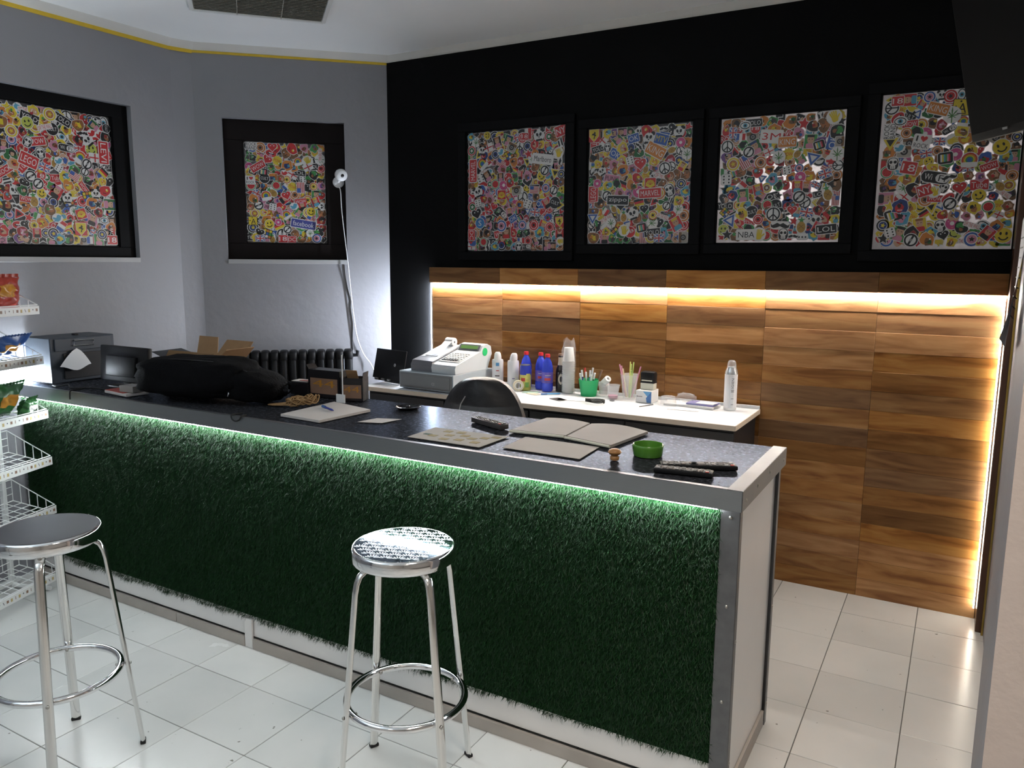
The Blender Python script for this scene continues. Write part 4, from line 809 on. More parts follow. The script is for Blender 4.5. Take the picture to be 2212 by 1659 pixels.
# papers and menus (corners given on the worktop)
def quad_sheet(name, label, P, th, m_, cat, bow=0.0, group=None):
    c = sum((Vector(p) for p in P), Vector((0, 0)))/4; b = MB(); q = [Vector(p)-c for p in P]
    def at(u, v, z): e = (q[0]*(1-u)+q[1]*u)*(1-v)+(q[3]*(1-u)+q[2]*u)*v; return (e.x, e.y, z+bow*(math.sin(u*PI)*v*v))
    n = 8
    b.sheet(lambda u, v: at(u, v, th), n, n); b.sheet(lambda u, v: at(u, v, 0), n, n)
    for e in range(4): b.sheet(lambda u, v: [at(u, 0, v*th), at(1, u, v*th), at(u, 1, v*th), at(0, u, v*th)][e], n, 1)
    o = b.obj(name, m_, None, (c.x, c.y, Z1), smooth=30); return tag(o, label, cat, group)
quad_sheet('writing_pad', 'cream paper writing pad with a blue pen on it', [(-2.371, 2.243), (-2.146, 2.229), (-2.126, 2.511), (-2.381, 2.569)], .010, 'paper', 'paper')
t = thing('pen', 'blue ballpoint pen lying on the cream writing pad', 'pen', (-2.278, 2.417, Z1+.015), -.55+.12)
MB().tube([(-.055, 0, 0), (.045, 0, 0), (.055, 0, 0), (.066, 0, 0)], [.0045, .0045, .003, .0008], 10).obj('barrel', 'blue_pen', t); MB().tube([(-.056, 0, 0), (-.02, 0, 0)], .0052, 10).obj('cap', 'blue_dark', t); MB().box((-.038, 0, .0055), (.034, .003, .002)).obj('clip', 'blue_dark', t, smooth=0)
quad_sheet('paper_strip', 'narrow cream paper slip lying on the dark worktop', [(-2.030, 2.318), (-1.935, 2.352), (-1.915, 2.452), (-2.012, 2.415)], .0012, 'paper', 'paper')
mo = quad_sheet('price_list', 'printed price list sheet with mustard squares', [(-1.699, 2.207), (-1.392, 2.204), (-1.389, 2.397), (-1.707, 2.389)], .0022, 'paper_menu', 'paper')
def decal(name, parent, x, y, w_, d_, m_): MB().box((x, y, .00262), (w_, d_, .0008)).obj(name, m_, parent, smooth=0)
for cx_, cy_ in ((-.075, .055), (-.02, .060), (.10, .030), (.02, .025), (-.035, .005), (.065, .000), (-.085, -.030), (.035, -.040), (.105, -.045), (-.02, -.055), (.13, .06)): decal('print_square', mo, cx_, cy_, .032, .026, 'mustard')
decal('print_square', mo, -.115, -.02, .03, .018, 'darkgreen_ink'); decal('print_square', mo, .125, .075, .03, .02, 'folder_sheet')
def book(label, P, bow):
    quad_sheet('menu_folder', label, P, .010, 'folder', 'menu', bow)
book('grey menu folder closed, next to the grey remote', [(-1.422, 2.478), (-1.206, 2.495), (-1.222, 2.740), (-1.412, 2.745)], .006)
book('grey menu folder closed, next to the green ashtray', [(-1.198, 2.487), (-1.006, 2.440), (-.975, 2.715), (-1.212, 2.735)], .010)
for x0, y0, x1, y1, l_ in ((-1.424, 2.476, -1.208, 2.493, 'near the grey remote'), (-1.200, 2.485, -1.008, 2.438, 'near the green ashtray')):
    d = Vector((x1-x0, y1-y0)); tag(MB().tube([(-d.length/2, 0, .0055), (d.length/2, 0, .0055)], .0055, 10).obj('spine_clip', 'cream', None, ((x0+x1)/2, (y0+y1)/2-.008, Z1), math.atan2(d.y, d.x)), 'pale rounded clip bar along the grey menu folder '+l_, 'clip', 'clip bars of the grey menu folders')
quad_sheet('menu_sheet', 'plain beige menu sheet in front of the grey menu folders', [(-1.324, 2.245), (-1.031, 2.239), (-1.043, 2.425), (-1.336, 2.430)], .0015, 'folder_sheet', 'paper')
# remotes
def remote(label, loc, rz, w_, l_, h_, m_, rows, cols, hasring, tilt=0):
    t = thing('remote_control', label, 'remote', loc, rz); T0 = rotm(tilt)
    MB().box((0, 0, h_/2), (l_, w_, h_), b=.004, R=None).obj('casing', m_, t)
    for i in range(cols):
        for j in range(rows):
            if hasring and cols*.30 < i < cols*.58: continue
            x = -l_/2+.014+(l_-.03)*i/(cols-1); y = -w_/2+.010+(w_-.02)*j/max(1, rows-1)
            MB().box((x, y, h_+.0008), ((l_-.03)/(cols-1)*.62, (w_-.02)/max(1, rows-1)*.55 if rows > 1 else w_*.4, .003), b=.0008, seg=1).obj('button', 'button_red' if (i, j) == (cols-1, 0) else ('button_white' if (i*3+j) % 5 == 0 else 'button'), t, smooth=0)
    if hasring: MB().lathe([(.009, 0), (.014, .0015), (.014, 0)], 16, T=Matrix.Translation((-l_*.06, 0, h_+.0005))).obj('ring_pad', 'button', t)
remote('grey remote control lying diagonally near the back of the counter', (-1.555, 2.538, Z1), -.40, .042, .195, .020, 'remote_grey', 3, 8, False)
remote('longer black remote control with white buttons beside the green ashtray', (-.672, 2.335, Z1), .72-.28, .050, .235, .014, 'black_plastic', 3, 12, True)
remote('black remote control with small buttons in front of the longer remote', (-.690, 2.247, Z1), .14, .046, .175, .014, 'black_plastic', 4, 9, False)
# green ashtray, wooden knob, black dish
o = MB(); o.lathe([(.0001, .004), (.042, .004), (.0455, .030), (.0465, .0375), (.0495, .0385), (.0515, .0365), (.0515, .030), (.049, .006), (.0465, 0), (.0001, 0)], 40); tag(o.obj('ashtray', 'green_ceramic', None, (-.862, 2.408, Z1), smooth=50), 'round green ceramic ashtray on the counter', 'ashtray')
t = thing('wooden_knob', 'small carved light brown wooden knob on the counter', 'knob', (-.932, 2.292, Z1))
MB().lathe([(.0001, 0), (.013, 0), (.015, .004), (.0145, .010), (.011, .014), (.012, .017), (.018, .020), (.0205, .026), (.019, .032), (.012, .036), (.0001, .037)], 22).obj('knob_body', 'wood_piece', t, smooth=50); MB().tube([(.02*math.cos(k*.4), .02*math.sin(k*.4), .026) for k in range(16)], .002, 6, closed=True).obj('ring', 'wood_piece', t)
o = MB(); o.lathe([(.0001, .004), (.040, .004), (.052, .012), (.054, .011), (.043, 0), (.0001, 0)], 32); o.lathe([(.0001, .016), (.008, .014), (.01, .005)], 12); tag(o.obj('black_dish', 'black_gloss', None, (-2.03, 2.645, Z1), smooth=40), 'flat round black dish near the back edge of the counter', 'dish')
cable('cord_loop', 'small black cord loop hanging over the metal counter edge', [(-2.545, 2.20, 1.024), (-2.55, 2.165, 1.025), (-2.548, 2.146, 1.024), (-2.540, 2.142, 1.009), (-2.520, 2.142, 1.003), (-2.500, 2.144, 1.010), (-2.494, 2.150, 1.024), (-2.50, 2.18, 1.024)], .0032, 'rubber', 'cord')

# ------------------------------------------------------------------ back desk
DZ = .905
dk = thing('back_desk', 'long white-topped desk with black cabinet body along the wood wall', 'desk', (0, 0, 0))
MB().box((-1.985, 3.84, DZ-.012), (2.235, .50, .022), b=.001).obj('desktop', 'desk_white', dk, smooth=0)
MB().box((-1.985, 3.589, DZ-.013), (2.235, .004, .024)).obj('edge_band', 'desk_edge', dk, smooth=0)
MB().box((-.8665, 3.84, DZ-.013), (.004, .50, .024)).obj('edge_band', 'desk_edge', dk, smooth=0)
MB().box((-1.985, 4.083, DZ+.008), (2.235, .012, .016)).obj('back_lip', 'desk_white', dk, smooth=0)
MB().box((-1.985, 3.86, DZ/2-.015), (2.20, .44, DZ-.035)).obj('cabinet_body', 'desk_black', dk, smooth=0)
for k in range(4): MB().box((-2.80+.55*k, 3.635, .46), (.54, .016, .80), b=.002).obj('cabinet_door', 'desk_black', dk, smooth=0)
DZ += .0005
# laptop
t = thing('laptop', 'open black laptop turned away beside the cash register', 'laptop', (-3.055, 3.80, DZ), -.22)
MB().box((0, .09, .010), (.29, .20, .018), b=.004).obj('base', 'black_plastic', t)
LT = Matrix.Translation((0, -.02, .018)) @ rotm(-.22)
ld = MB().box((0, 0, .092), (.29, .008, .185), b=.003, R=None).obj('lid', 'black_plastic', t); ld.matrix_local = LT
MB().lathe([(.0001, .0012), (.0085, .001), (.010, 0)], 18, T=Matrix.Translation((.055, -.0046, .092)) @ rotm(PI/2)).obj('logo_disc', 'button_white', ld)
text_part('logo_text', 'hp', .010, .009, 'black_plastic', ld, Matrix.Translation((.055, -.0062, .092)) @ rotm(PI/2))
h = MB()
for x in (-.10, -.04, .02): h.tube([(x-.012, -.026, .015), (x+.012, -.026, .015)], .006, 8)
h.obj('hinge', 'screw', t)
# cash drawer + register
RZR = -.06
t = thing('cash_box', 'grey metal cash box under the register', 'cash box', (-2.642, 3.825, DZ), RZR)
MB().box((0, 0, .057), (.40, .40, .100), b=.003).obj('housing', 'drawer_side', t, smooth=0)
fr = MB().box((-.0, -.2015, .056), (.385, .006, .088), b=.001, seg=1).obj('drawer_front', 'drawer_metal', t, smooth=0)
MB().box((0, -.2055, .056), (.36, .003, .070), b=.001, seg=1).obj('front_plate', 'drawer_metal', fr, smooth=0)
text_part('logo', 'α', .022, .016, 'button_white', fr, Matrix.Translation((.06, -.2075, .047)) @ rotm(PI/2))
for x in (-.17, .03, .17): MB().box((x, -.16, .0035), (.02, .02, .007)).obj('foot', 'rubber', t, smooth=0)
MB().box((-.19, -.16, .0035), (.02, .02, .007)).obj('foot', 'rubber', t, smooth=0)
t = thing('cash_register', 'pale grey cash register with green display and paper roll', 'register', (-2.612, 3.835, DZ+.108), RZR-.02)
prof = [(-.175, 0), (-.180, .030), (-.172, .048), (.06, .110), (.085, .142), (.13, .150), (.165, .135), (.175, .09), (.13, 0)]
def yz_prism(poly, x0, x1): 
    b = MB(); n = len(poly); vs = [(x0, y, z) for y, z in poly]+[(x1, y, z) for y, z in poly]
    return b.add(vs, [list(range(n)), list(range(n, 2*n))[::-1]]+[[i, n+i, n+(i+1) % n, (i+1) % n] for i in range(n)])
yz_prism(prof, -.01, .165).obj('keyboard_body', 'reg_light', t, smooth=25)
yz_prism([(-.178, 0), (-.182, .035), (-.165, .062), (-.05, .088), (.06, .116), (.12, .130), (.16, .09), (.13, 0)], -.165, -.01).obj('printer_body', 'reg_dark', t, smooth=25)
yz_prism([(-.10, .0785), (-.04, .095), (.06, .121), (.11, .134), (.115, .128), (.06, .112), (-.10, .072)], -.155, -.018).obj('printer_cover', 'reg_light', t, smooth=25)
sl = math.atan2(.062, .232); cy_ = -.06
kb = MB()
Tk = Matrix.Translation((.078, -.055, .0815)) @ rotm(sl)
MB().box((0, 0, .0), (.150, .150, .004), b=.001, R=None).obj('key_plate', 'reg_key', t).matrix_local = Tk
for i in range(7):
    for j in range(5):
        MB().box((-.06+.02*i, -.05+.025*j, .0045), (.014, .016, .006), b=.0015, seg=1).obj('key', 'ink' if j == 0 and i < 6 else 'reg_key', t, smooth=0).matrix_local = Tk
Td = Matrix.Translation((.078, .070, .129)) @ rotm(.95)
MB().box((0, 0, 0), (.150, .042, .004), b=.001).obj('display_bezel', 'reg_dark', t, smooth=0).matrix_local = Td
MB().box((0, 0, .0028), (.125, .022, .002)).obj('display', 'lcd', t, smooth=0).matrix_local = Td
MB().lathe([(.0001, 0), (.024, 0), (.024, .0012), (.0001, .0012)], 24, T=Matrix.Translation((.1655, .105, .105)) @ rotm(0, PI/2)).obj('green_sticker', 'sticker_green', t)
MB().lathe([(.006, -.029), (.026, -.029), (.026, .029), (.006, .029)], 28, cap=False, T=Matrix.Translation((-.085, .095, .150)) @ rotm(0, PI/2)).obj('paper_roll', 'paper_white', t)
MB().sheet(lambda u, v: (-.114+.058*u, .098-.165*v, .176-.080*v-.012*math.sin(v*PI)), 2, 8).obj('receipt_paper', 'paper_white', t)
MB().box((-.085, -.085, .082), (.09, .012, .006), R=rotm(.25)).obj('paper_slot', 'ink', t, smooth=0)
# spray cans
def can(name, label, loc, r, h, body, capm, capr, caph, group=None, band=None, slant=False):
    t = thing(name, label, 'spray can', loc)
    MB().lathe([(.0001, 0), (r*.94, 0), (r, .004), (r, h*.74), (r*.93, h*.79), (capr*1.05, h-caph), (capr*1.05, h-caph+.002)], 28).obj('can', body, t, smooth=50)
    T = Matrix.Translation((0, 0, h-caph))
    MB().lathe([(capr*1.05, 0), (capr*1.02, caph*.5), (capr*.86, caph*.85), (capr*.6, caph), (.0001, caph)], 24, T=T if not slant else T @ Matrix(((1, 0, .12, 0), (0, 1, 0, 0), (0, 0, 1, 0), (0, 0, 0, 1)))).obj('cap', capm, t, smooth=50)
    return t
def wrap(name, parent, r, z0, z1, a0, a1, m_):
    MB().sheet(lambda u, v: (r*math.cos(a0+(a1-a0)*u), r*math.sin(a0+(a1-a0)*u), z0+(z1-z0)*v), 10, 1).obj(name, m_, parent)
FA = math.radians(-58)   # direction in which fronts of round labels face
c1 = can('spray_can', 'white spray can with blue mark beside the cash register', (-2.385, 3.985, DZ), .034, .21, 'white_can', 'white_plastic', .021, .055)
wrap('label_mark', c1, .0345, .13, .15, FA-.35, FA+.25, 'blue_print'); wrap('label_mark', c1, .0345, .068, .074, FA-.5, FA+.3, 'ink'); wrap('label_mark', c1, .0345, .10, .105, FA-.3, FA+.2, 'tea_red')
c2 = can('spray_can', 'plain white spray can with slanted cap beside the blue water bottles', (-2.278, 3.985, DZ), .034, .21, 'white_can', 'white_plastic', .022, .055, slant=True)
wrap('label_mark', c2, .0345, .04, .12, FA-.2, FA+.25, 'violet_card') if False else wrap('label_mark', c2, .0345, .06, .066, FA-.2, FA+.25, 'violet_card')
c3 = can('spray_can', 'tall silver and white spray can standing alone at the desk end', (-.996, 3.985, DZ), .032, .255, 'silver_can', 'clear', .021, .035)
wrap('label', c3, .0324, .012, .185, FA-1.7, FA+1.7, 'white_can')
vs_, fs_, a_ = text_geo('IGIEN'); R3 = .0328
b = MB(); b.add([(R3*math.cos(FA-y*.012/R3), R3*math.sin(FA-y*.012/R3), .140+x*.052) for x, y in vs_], fs_); b.obj('label_text', 'ink', c3, smooth=0, recalc=False)
for z, wd in ((.105, .26), (.100, .2), (.095, .24), (.060, .22), (.030, .2)): wrap('label_mark', c3, .0327, z, z+.0022, FA-wd, FA+wd, 'button')
# water bottles
def bottle(label, loc):
    t = thing('water_bottle', label, 'bottle', loc, 0, 'blue water bottles')
    MB().lathe([(.0001, .004), (.022, 0), (.030, .004), (.033, .012), (.033, .04), (.0315, .045), (.033, .05), (.033, .125), (.031, .145), (.024, .172), (.015, .188), (.0125, .193), (.0125, .205)], 28).obj('bottle_body', 'blue_pet', t, smooth=60)
    MB().lathe([(.0335, .052), (.0335, .115)], 28, cap=False).obj('label_band', 'blue_label', t); wrap('label_mark', t, .0339, .068, .082, FA-.6, FA+.5, 'tea_red'); wrap('label_mark', t, .0339, .095, .099, FA-.5, FA+.5, 'paper')
    MB().lathe([(.0001, .219), (.013, .218), (.0145, .214), (.0145, .200), (.0001, .200)], 20).obj('cap', 'red_cap', t)
bottle('blue plastic water bottle with red cap behind the iced tea can', (-2.222, 4.043, DZ)); bottle('blue plastic water bottle with red cap, behind its twin next to the beer bottle', (-2.125, 4.045, DZ)); bottle('blue plastic water bottle with red cap next to the beer bottle', (-2.055, 3.995, DZ))
t = thing('drink_can', 'blue and yellow iced tea can in front of a blue bottle', 'drink can', (-2.188, 3.972, DZ))
MB().lathe([(.0001, 0), (.029, 0), (.033, .006), (.033, .092)], 28, cap=False).obj('lower_body', 'tea_yellow', t, smooth=50); MB().lathe([(.033, .092), (.033, .138), (.030, .146), (.0001, .146)], 28, cap=False).obj('upper_body', 'tea_blue', t, smooth=50); MB().lathe([(.0305, .146), (.031, .150), (.028, .150), (.0001, .147)], 24).obj('lid', 'alu', t)
wrap('label_mark', t, .0335, .055, .075, FA-.9, FA-.1, 'tea_red'); wrap('label_mark', t, .0335, .02, .05, FA-.1, FA+.6, 'tea_leaf'); wrap('label_mark', t, .0336, .078, .10, FA+.1, FA+.9, 'tea_yellow'); wrap('label_mark', t, .0335, .03, .045, FA-.8, FA-.4, 'paper_white')
t = thing('tape_roll', 'clear adhesive tape roll leaning against the iced tea can', 'tape', (-2.203, 3.915, DZ), .6)
MB().lathe([(.021, -.009), (.032, -.009), (.032, .009), (.021, .009), (.021, -.009)], 26, cap=False, T=Matrix.Translation((0, 0, .032)) @ rotm(PI/2)).obj('tape', 'tape_cream', t); MB().lathe([(.017, -.010), (.021, -.010), (.021, .010), (.017, .010), (.017, -.01)], 24, cap=False, T=Matrix.Translation((0, 0, .032)) @ rotm(PI/2)).obj('core', 'cup_white', t)
t = thing('beer_bottle', 'dark beer bottle with cream oval label beside the stacked cups', 'bottle', (-1.990, 4.035, DZ))
MB().lathe([(.0001, .003), (.026, 0), (.0285, .004), (.0285, .115), (.026, .132), (.016, .155), (.0125, .175), (.0120, .205), (.0135, .208), (.0135, .216)], 28).obj('glass', 'beer_glass', t, smooth=60)
MB().sheet(lambda u, v: (.0292*math.cos(FA-.55+1.1*u), .0292*math.sin(FA-.55+1.1*u), .075+(v-.5)*.062*math.sqrt(max(.02, 1-(2*u-1)**2))), 12, 4).obj('label', 'beer_label', t); MB().sheet(lambda u, v: (.0296*math.cos(FA-.3+.6*u), .0296*math.sin(FA-.3+.6*u), .075+(v-.5)*.034*math.sqrt(max(.02, 1-(2*u-1)**2))), 10, 4).obj('label_centre', 'ink', t)
MB().lathe([(.0172, .155), (.0137, .175), (.0132, .200)], 20, cap=False).obj('neck_label', 'beer_label', t); MB().lathe([(.0001, .222), (.0135, .221), (.0150, .214), (.0150, .210)], 20).obj('crown_cap', 'strip_brown', t)
# stack of cups in a film bag
t = thing('cup_stack', 'tall stack of white plastic cups in a clear bag', 'cups', (-1.925, 4.005, DZ))
for k in range(17):
    z = .004+k*.0105
    MB().lathe([(.028, z), (.035, z+.010), (.0365, z+.0105), (.036, z+.0085), (.031, z)], 22, cap=False).obj('cup', 'cup_white', t, smooth=50)
MB().lathe([(.034, .186), (.026, .262), (.0255, .263), (.0001, .262)], 22).obj('cup', 'cup_white', t, smooth=50)
def bagf(u, v):
    a = 2*PI*u; z = .31*v; r_ = .039+.004*math.sin(5*a+z*40)*(.4+v); 
    if v > .8: r_ *= 1-.25*(v-.8)/.2*(1+math.cos(2*a)); z += .012*math.sin(3*a)*(v-.8)/.2
    return (r_*math.cos(a), r_*math.sin(a), z)
MB().sheet(bagf, 28, 16).obj('film_bag', 'bag_film', t, smooth=80)
# pen cup
PENL = [c_+' standing in the bright green cup' for c_ in ('blue pen with white cap', 'red marker', 'white pen', 'thick white marker', 'black pen with white cap', 'brown pen', 'light blue pen with white cap', 'black marker', 'yellow pen with white cap', 'white paper stick')]
t = thing('pen_cup', 'bright green plastic cup full of pens', 'cup', (-1.788, 3.985, DZ))
MB().lathe([(.0001, 0), (.042, 0), (.044, .004), (.056, .090), (.058, .094), (.0555, .094), (.053, .088), (.041, .006), (.0001, .006)], 32).obj('cup', 'green_plastic', t, smooth=50)
for k, (x, y, dx, dy, L, m_) in enumerate([(-.03, 0, -.016, 0, .135, 'blue_pen'), (-.02, .02, -.02, .01, .145, 'tea_red'), (-.005, -.02, .0, -.01, .13, 'white_plastic'), (.005, .01, .01, .01, .150, 'white_plastic'), (.02, -.01, .02, 0, .125, 'ink'), (.03, .01, .04, .01, .14, 'strip_brown'), (-.01, .03, -.005, .02, .13, 'blue_print'), (.025, .025, .03, .02, .13, 'ink'), (.012, -.018, .014, -.008, .115, 'straw_yellow'), (-.028, -.02, -.012, -.012, .12, 'paper_white')]):
    p = thing('pen', PENL[k], 'pen', (-1.788, 3.985, DZ+.008), 0, 'pens in the green cup')
    a_, b_ = Vector((x*.8, y*.8, 0)), Vector((x+dx, y+dy, L))
    MB().tube([a_, a_+(b_-a_)*.72], .0042, 8).obj('barrel', m_, p); MB().tube([a_+(b_-a_)*.72, b_], .0056, 8).obj('cap', m_ if k % 2 else 'white_plastic', p)
# cup with paper roll
t = thing('plastic_cup', 'clear plastic cup holding a white paper roll', 'cup', (-1.722, 4.045, DZ))
MB().lathe([(.022, 0), (.034, .075), (.0355, .076), (.033, .074), (.021, .002)], 26, cap=False).obj('cup', 'clear', t, smooth=50)
o = MB(); o.lathe([(.008, -.029), (.019, -.029), (.019, .029), (.008, .029), (.008, -.029)], 24, cap=False, T=rotm(0, .9, -.5)); tag(o.obj('till_roll', 'paper_white', None, (-1.705, 4.028, DZ+.084), smooth=40), 'small white till paper roll leaning in a clear cup', 'paper roll')
t = thing('plastic_cup', 'small clear plastic cup with a pinkish base in front of the straws', 'cup', (-1.632, 3.965, DZ))
MB().lathe([(.023, 0), (.025, .004), (.036, .076), (.0385, .078), (.0375, .076), (.035, .073), (.024, .004), (.0001, .003)], 28, cap=False).obj('cup', 'clear', t, smooth=50); MB().lathe([(.0001, .004), (.0235, .005), (.0265, .020), (.0001, .019)], 24).obj('dregs', 'pink', t)
t = thing('plastic_cup', 'tall clear plastic cup full of coloured straws', 'cup', (-1.562, 4.025, DZ))
MB().lathe([(.032, 0), (.034, .003), (.049, .132), (.052, .135), (.0505, .133), (.048, .13), (.033, .003), (.0001, .003)], 32, cap=False).obj('cup', 'clear', t, smooth=50)
for k, (x, y, dx, dy, L, m_) in enumerate([(-.018, 0, -.042, 0, .185, 'pink'), (-.014, .012, -.044, .01, .175, 'pink'), (.016, .0, .046, .005, .18, 'pink'), (-.004, .008, -.004, .02, .20, 'straw_yellow'), (.002, .012, .008, .02, .198, 'straw_green'), (-.01, -.01, -.020, -.012, .165, 'straw_cream'), (.008, -.014, .014, -.018, .16, 'straw_green'), (.004, .0, .0, .012, .19, 'straw_green')]):
    p = Vector((x, y, 0)); q = Vector((x+dx, y+dy, L-.006)); o = MB(); o.tube([(0, 0, 0), tuple(q-p)], .0036, 8); tag(o.obj('drinking_straw', m_, None, (-1.562+x, 4.025+y, DZ+.007)), {'pink': 'pink', 'straw_yellow': 'yellow', 'straw_green': 'lime green', 'straw_cream': 'cream'}[m_]+' drinking straw standing in the tall clear cup', 'straw', 'straws in the cup')
# box + stamp
t = thing('small_carton', 'small white carton with blue corner under the stamp', 'box', (-1.442, 3.985, DZ), -.02)
MB().box((0, 0, .033), (.088, .105, .066), b=.001).obj('carton', 'paper_white', t, smooth=0)
b = MB(); y_ = -.0531; b.add([(-.004, y_, .062), (.0435, y_, .062), (.0435, y_, .012)], [[0, 1, 2]]); b.obj('print_triangle', 'blue_print', t, smooth=0)
b = MB(); b.add([(.0435, y_, .062), (.0435, y_, .003), (.018, y_, .003), (.014, y_, .028)], [[0, 1, 2, 3]]); b.obj('print_triangle', 'blue_dark', t, smooth=0).location.y = -.0003
MB().box((-.020, y_, .034), (.026, .0004, .003)).obj('print_line', 'button', t, smooth=0); MB().box((-.036, y_, .034), (.004, .0004, .007)).obj('print_mark', 'ink', t, smooth=0)
t = thing('hand_stamp', 'black self-inking hand stamp with cream base on the white carton', 'stamp', (-1.438, 3.99, DZ+.067), -.05)
MB().box((0, 0, .018), (.076, .045, .036), b=.003).obj('base', 'cream', t); MB().box((0, 0, .040), (.080, .048, .010), b=.003).obj('collar', 'black_plastic', t); MB().box((0, 0, .070), (.083, .050, .056), b=.012).obj('handle', 'black_plastic', t); MB().box((0, -.0255, .050), (.06, .001, .006)).obj('window_strip', 'cream', t, smooth=0)
# clear tub, papers, notepads
quad = [((-1.375, 3.90), (-1.22, 3.885), (-1.20, 4.03), (-1.36, 4.035))]
def dsheet(name, label, c, w_, d_, th, rz, m_, cat='paper', group=None, z=0):
    o = MB().box((0, 0, th/2), (w_, d_, th), b=min(.0008, th/3), seg=1).obj(name, m_, None, (c[0], c[1], DZ+z), rz, smooth=0); return tag(o, label, cat, group)
dsheet('paper_stack', 'small stack of white papers beside the clear tub', (-1.265, 4.00), .15, .12, .010, .15, 'paper_white')
t = thing('plastic_tub', 'clear plastic tub with rim upside down next to the carton', 'tub', (-1.305, 3.93, DZ))
MB().lathe([(.0001, .046), (.036, .046), (.038, .040), (.045, .004), (.047, 0)], 28, cap=False).obj('tub', 'clear', t, smooth=50); MB().lathe([(.036, .046), (.039, .048), (.038, .043)], 28, cap=False).obj('rim', 'clear', t)
t = thing('film_wrap', 'crumpled clear film wrap on the white papers', 'wrap', (-1.235, 4.02, DZ+.0105))
MB().blob(.05, .03, .022, .8, .8, 22, 12, .35, T=Matrix.Translation((0, 0, .026)), seed=8, freq=4).obj('film', 'bag_film', t, smooth=80)
dsheet('notepad', 'notepad with white cover, bottom of the small pile by the silver can', (-1.135, 3.985), .150, .11, .012, -.12, 'paper_white', 'notepad', 'notepads by the silver can')
dsheet('notepad', 'violet and white notepad, top of the small pile by the silver can', (-1.138, 3.990), .145, .10, .009, -.06, 'violet_card', 'notepad', 'notepads by the silver can', .0125)
dsheet('card', 'white card on top of the violet notepad', (-1.115, 3.982), .095, .07, .002, -.1, 'paper_white', 'card', None, .022)
dsheet('loose_sheet', 'white paper sheet lying on the desk near the coiled wire', (-1.80, 3.86), .20, .14, .0012, .25, 'paper_white')
dsheet('loose_sheet', 'white paper sheet lying in front of the notepads', (-1.20, 3.87), .16, .07, .0012, .1, 'paper_white')
dsheet('leaflet', 'dark grey printed leaflet at the desk front edge', (-1.88, 3.79), .09, .06, .0012, -.5, 'remote_grey')
dsheet('card', 'mint green card lying in front of the iced tea can', (-2.12, 3.915), .09, .06, .002, .2, 'mint', 'card'); dsheet('card', 'cream card lying beside the mint green card', (-2.08, 3.875), .08, .05, .0015, -.3, 'tape_cream', 'card')
t = thing('pen', 'blue pen lying on the white desk behind the leaflet', 'pen', (-1.985, 3.90, DZ+.005), .75); MB().tube([(-.05, 0, 0), (.05, 0, 0), (.06, 0, 0)], [.0045, .0045, .001], 8).obj('barrel', 'blue_print', t); MB().tube([(-.055, 0, 0), (-.02, 0, 0)], .005, 8).obj('cap', 'blue_dark', t)
cable('wire_coil', 'coil of black wire lying on the white desk', [(-1.66+.05*math.cos(q)+.004*math.sin(3*q), 3.785+.032*math.sin(q), DZ+.005+.006*(q/6.3)+.002*math.sin(2*q)) for q in np.linspace(0, 17, 44)], .0028, 'rubber', 'wire', sub=2)
o = MB(); o.lathe([(.0001, 0), (.013, 0), (.0135, .0015), (.013, .004), (.0001, .004)], 20); tag(o.obj('coin_cap', 'strip_grey', None, (-1.612, 3.905, DZ)), 'small dark round cap lying near the coil of wire', 'cap')
cable('thin_stick', 'thin grey stick lying beside the clear tub', [(-1.415, 3.80, DZ+.0035), (-1.39, 3.86, DZ+.0035), (-1.375, 3.895, DZ+.0035)], .0025, 'button', 'stick')

# ------------------------------------------------------------------ chair behind the bar
t = thing('office_chair', 'black office chair with rounded backrest behind the bar', 'chair', (-1.925, 3.10, 0), .12)
b = MB()
def chair_back(u, v, side):
    if v < .4: w_ = .21+.025*v/.4; z = .52+.24*v/.4
    else: q = (v-.4)/.6*PI/2; w_ = .235*max(0, math.cos(q))**.72; z = .76+.352*math.sin(q)
    x = (2*u-1)*w_; bul = .03*(1-(2*u-1)**2)*math.sin(PI*min(1, v*.95+.03))
    return (x, -.10+.10*(2*u-1)**2*.6+side*(.016+bul)+.03*v, z)
b.sheet(lambda u, v: chair_back(u, v, -1), 22, 20); b.sheet(lambda u, v: chair_back(u, v, 1), 22, 20); 
for q in range(0, 1): pass
b.sheet(lambda u, v: [c0*(1-v)+c1*v for c0, c1 in zip(chair_back(0, u, -1), chair_back(0, u, 1))], 20, 1); b.sheet(lambda u, v: [c0*(1-v)+c1*v for c0, c1 in zip(chair_back(1, u, -1), chair_back(1, u, 1))], 20, 1)
b.obj('backrest', 'black_leather', t, smooth=70)
MB().tube([(-.045, -.118, 1.035), (-.060, -.135, 1.0), (-.068, -.146, .95), (-.068, -.150, .88), (-.066, -.148, .80)], .0028, 6).obj('piping', 'button_white', t)
MB().blob(.25, .24, .05, .5, .5, 28, 12, .02, T=Matrix.Translation((0, .14, .47))).obj('seat', 'black_leather', t, smooth=80)
MB().tube([(0, -.09, .60), (0, -.08, .44), (0, .10, .42)], .02, 8, flat=.5).obj('back_bracket', 'black_plastic', t)
MB().lathe([(.03, .09), (.03, .28), (.018, .28), (.018, .43)], 16, T=Matrix.Translation((0, .14, 0))).obj('gas_column', 'black_plastic', t)
for k in range(5):
    a = 2*PI*k/5+.3; leg = MB().tube([(0, .14, .10), (.26*math.cos(a), .14+.26*math.sin(a), .075)], [.022, .014], 8).obj('base_leg', 'black_plastic', t)
    MB().lathe([(.0001, -.02), (.026, -.02), (.028, 0), (.026, .02), (.0001, .02)], 16, T=Matrix.Translation((.27*math.cos(a), .14+.27*math.sin(a), .030)) @ rotm(PI/2, 0, a)).obj('castor', 'rubber', leg)

